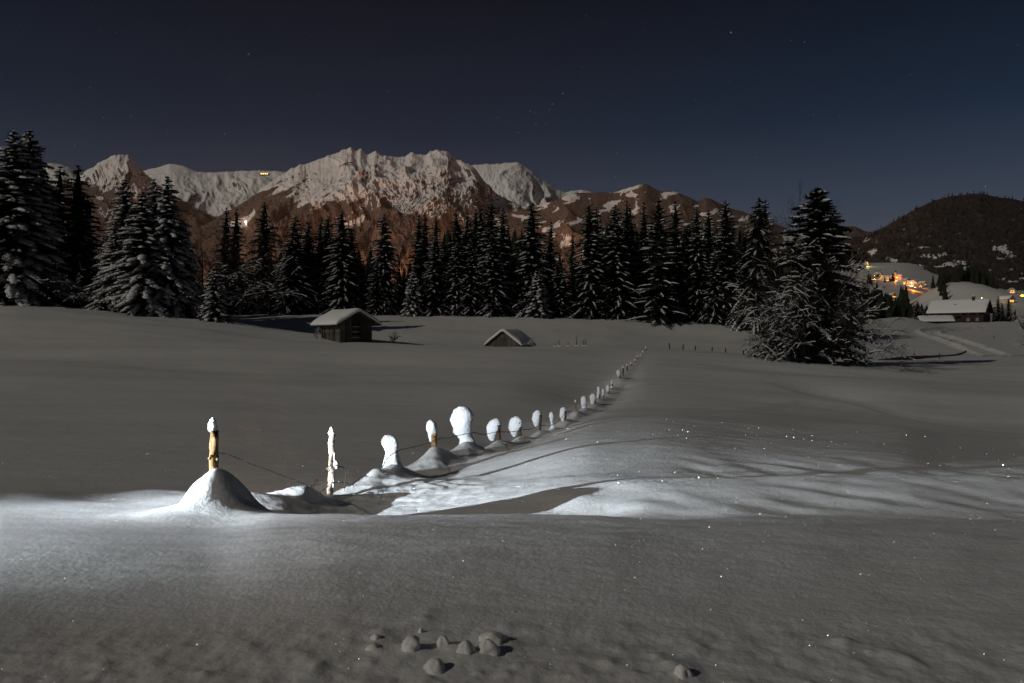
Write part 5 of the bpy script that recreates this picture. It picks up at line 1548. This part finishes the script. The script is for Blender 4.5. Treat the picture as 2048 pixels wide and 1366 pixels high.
# ------------------------------------------------------------------ near snow clumps
CL = [(823, 1272, 1308, 21, 'large round snow clump, leftmost of the near cluster'), (886, 1272, 1298, 14, 'small upright snow clump between the large ones'),
      (932, 1282, 1318, 20, 'large snow clump in the middle of the near cluster'), (976, 1279, 1314, 21, 'large dark sided snow clump at the right of the near cluster'),
      (986, 1264, 1292, 26, 'broad flat snow clump behind the right large one'), (872, 1318, 1345, 21, 'snow clump lying lowest and closest in the near cluster'),
      (842, 1256, 1270, 6, 'tiny pointed snow crumb behind the near cluster'), (752, 1268, 1284, 11, 'little pale snow lump left of the near cluster'),
      (748, 1288, 1304, 16, 'flat pale snow lump left of the near cluster'), (1365, 1330, 1356, 18, 'lone snow lump near the bottom right of the near cluster')]
for k, (px, yt, yb, hw, lb) in enumerate(CL):
    d = ground_d(px, yb - 4, 3.3, 6.0)
    h = yb - yt
    V, q, t = blob([(yt, px - hw * .35, px + hw * .25), (yt + h * .14, px - hw * .66, px + hw * .58), (yt + h * .42, px - hw * .92, px + hw * .86), (yt + h * .75, px - hw * 1.06, px + hw * 1.0), (yt + h * 1.0, px - hw * 1.35, px + hw * 1.2), (yt + h * 1.25, px - hw * 1.6, px + hw * 1.5)], d, seed=k + 90, rough=.24, depth=.9, rings=20, seg=24)
    o = link('snow_clump', mesh_np('snow_clump', V - V[-1], [q, t]), M_SNOW, None, V[-1])
    tag(o, lb, 'snow clump', 'snow clumps on the plough bank')

# ------------------------------------------------------------------ hut lights and snow fences on the mountain
def hut(px, py, D, lab, n_=3, w=26, spread=1.0):
    r = empty('mountain_hut', P(px, py, D))
    k = D / F
    mb = MB(); mb.box((0, 0, 0), (n_ * 4 * k * spread + 4, 30, 3.2 * k)); mb.obj('wall', M_DARKWOOD, r)
    mb = MB(); mb.box((0, -2, 2.2 * k), (n_ * 4 * k * spread + 10, 40, 1.0 * k)); mb.obj('roof', M_CAP, r)
    for i in range(n_):
        mb = MB(); mb.box((0, 0, 0), (2.2 * k, 2, 1.7 * k)); mb.obj('window', M_HUTLIT, r, ((i - (n_ - 1) / 2) * 4 * k * spread, -17, 0))
    tag(r, lab, 'hut')
hut(530, 348.5, 5800, 'mountain station with a row of lit windows on the high saddle', 4)

# avalanche barriers below the summit
MPX = 1024 + MX / MY * F; MPY = 683 - MZ / MY * F
def on_massif(px, py):
    k = np.argmin((MPX[:340] - px)**2 + (MPY[:340] - py)**2)
    i_, j_ = np.unravel_index(k, MPX[:340].shape)
    return Vector((MX[i_, j_], MY[i_, j_], MZ[i_, j_] + EYE))
bp = on_massif(690, 322)
bar = empty('avalanche_barrier', bp)
for k in range(5):
    mb = MB()
    pts = [on_massif(670 + k * 2 + q * 6.5 - k * q * .25, 317 + k * 3.4) + Vector((0, -8, 3)) - bp for q in range(7)]
    mb.tube(pts, [2.6] * 7, 4, True)
    mb.obj('rail', M_STONE, bar)
tag(bar, 'rows of avalanche barriers on the snow slope below the left summit', 'barrier')

# valley station lamp, plus added unseen lights standing in for settlement glow on the slopes
M_VALLEY = emit('valley_lamp_glass', (1.0, .55, .18), 6.0)
def valley_light(px, py, D, power, rad, label):
    p = P(px, py, D)
    l = bpy.data.lights.new('point_light', 'POINT'); l.energy = power; l.color = (1.0, .45, .24); l.shadow_soft_size = rad
    o = bpy.data.objects.new('point_light', l); COL.objects.link(o)
    o.location = p + Vector((0, -rad * 2.5, 0))
    if label is None: return        # added bare light without a fixture, warms the lower slopes and haze
    r = empty('valley_light', p)
    mb = MB(); mb.tube([(0, 0, -rad * 1.5), (0, 0, -rad * .4), (0, 0, rad * .4), (0, 0, rad)], [rad * .3, rad, rad * .9, rad * .2], 8, True); mb.obj('lamp_head', M_VALLEY, r, smooth=True)
    mb = MB(); mb.tube([(0, 0, -60), (0, 0, -rad * 1.5)], [rad * .2, rad * .2], 6, True); mb.obj('mast', M_WIRE, r)
    tag(r, label, 'lamp')
valley_light(492, 443, 3900, 7.0e6, 2.5, 'bright lamp of the valley station shining between the dark tips')
valley_light(690, 560, 3600, 1.3e7, 4, None)
valley_light(905, 570, 3600, 1.3e7, 4, None)
valley_light(1190, 570, 3400, 1.1e7, 4, None)
valley_light(300, 560, 4000, 1.1e7, 4, None)

# ------------------------------------------------------------------ glinting ice crystals and stars
M_ICE, n, l, b = mat('ice_facet', (0.95, 0.96, 1.0), 0.30, 0.5)
b.inputs['Metallic'].default_value = 1.0
rg = random.Random(17)
mb = MB()
EYEV = Vector((0, 0, EYE))
for k in range(700):
    d = math.exp(rg.uniform(math.log(3.8), math.log(26)))
    x = rg.uniform(-.66, .66) * d
    p = Vector((x, d, Hz(x, d) + .006))
    to = (EYEV - p).normalized()
    src = (TORCH - p).normalized() if (rg.random() < .45 and d > 7) else MOON_DIR.normalized()
    n_ = (to + src).normalized()
    n_ = (n_ + Vector((rg.gauss(0, .07), rg.gauss(0, .07), rg.gauss(0, .07)))).normalized()
    a = n_.orthogonal().normalized(); c = n_.cross(a)
    r = (.00020 + .00030 * rg.random()**3) * d
    mb.add([tuple(p + a * r), tuple(p + c * r), tuple(p - a * r), tuple(p - c * r)], qs=[(0, 1, 2, 3)])
tag(mb.obj('ice_crystals', M_ICE), 'scattered glinting ice crystals on the near snow', kind='stuff')

STARS = [(1462,65,1.5),(497,108,1.5),(1126,187,1.2),(777,183,1.1),(1583,81,1.2),(1173,31,.9),(768,123,.9),(263,233,1.2),(207,235,1.0),(233,65,1.0),(449,268,1.1),(1105,208,1.1),(1099,220,.9),(1060,222,.9),(1070,225,.8),(1072,248,.9),(1092,248,.8),(1037,265,1.0),(1337,264,.8),(1627,230,1.0),(1971,373,1.4),(637,189,.8),(600,215,.7),(581,205,.7),(1256,210,.7),(1459,163,.8),(1609,84,1.0),(149,291,.9),(2035,90,1.0),(1390,200,.7),(1680,230,.7),(460,160,.8),(995,236,.8),(1233,306,.7),(865,55,.7),(1510,315,.8),(40,48,.9),(180,175,.8),(335,268,.7),(700,265,.7),(1820,150,.8),(1760,60,.7),(1290,60,.6),(380,60,.6),(915,160,.7),(1955,250,.7),(1710,330,.6)]
mb = MB()
for k in range(110):
    STARS.append((rg.uniform(-300, 2350), rg.uniform(-200, 380), rg.uniform(.3, .62)))
for px, py, s_ in STARS:
    p = P(px, py, 30000); r = s_ * 30000 / F * .55
    mb.add([tuple(p + Vector(v) * r) for v in ((1,0,0),(-1,0,0),(0,1,0),(0,-1,0),(0,0,1),(0,0,-1))],
           ts=[(0,2,4),(2,1,4),(1,3,4),(3,0,4),(2,0,5),(1,2,5),(3,1,5),(0,3,5)])
tag(mb.obj('stars', M_STAR), 'scattered faint stars in the night sky', kind='stuff')

# ------------------------------------------------------------------ night haze filling the valley
HAZE = 0.9e-5
mb = MB(); mb.box((0, 5000, 900), (36000, 24000, 2200))
hz = mb.obj('haze', None)
m = bpy.data.materials.new('night_haze'); m.use_nodes = True
nn_ = m.node_tree.nodes; nn_.clear()
pv = nn_.new('ShaderNodeVolumePrincipled'); pv.inputs['Color'].default_value = (.92, .90, .88, 1)
pv.inputs['Density'].default_value = HAZE; pv.inputs['Anisotropy'].default_value = .2
oo = nn_.new('ShaderNodeOutputMaterial'); m.node_tree.links.new(pv.outputs[0], oo.inputs['Volume'])
hz.data.materials.append(m)
tag(hz, 'thin night haze lying over the valley and mountains', kind='stuff')
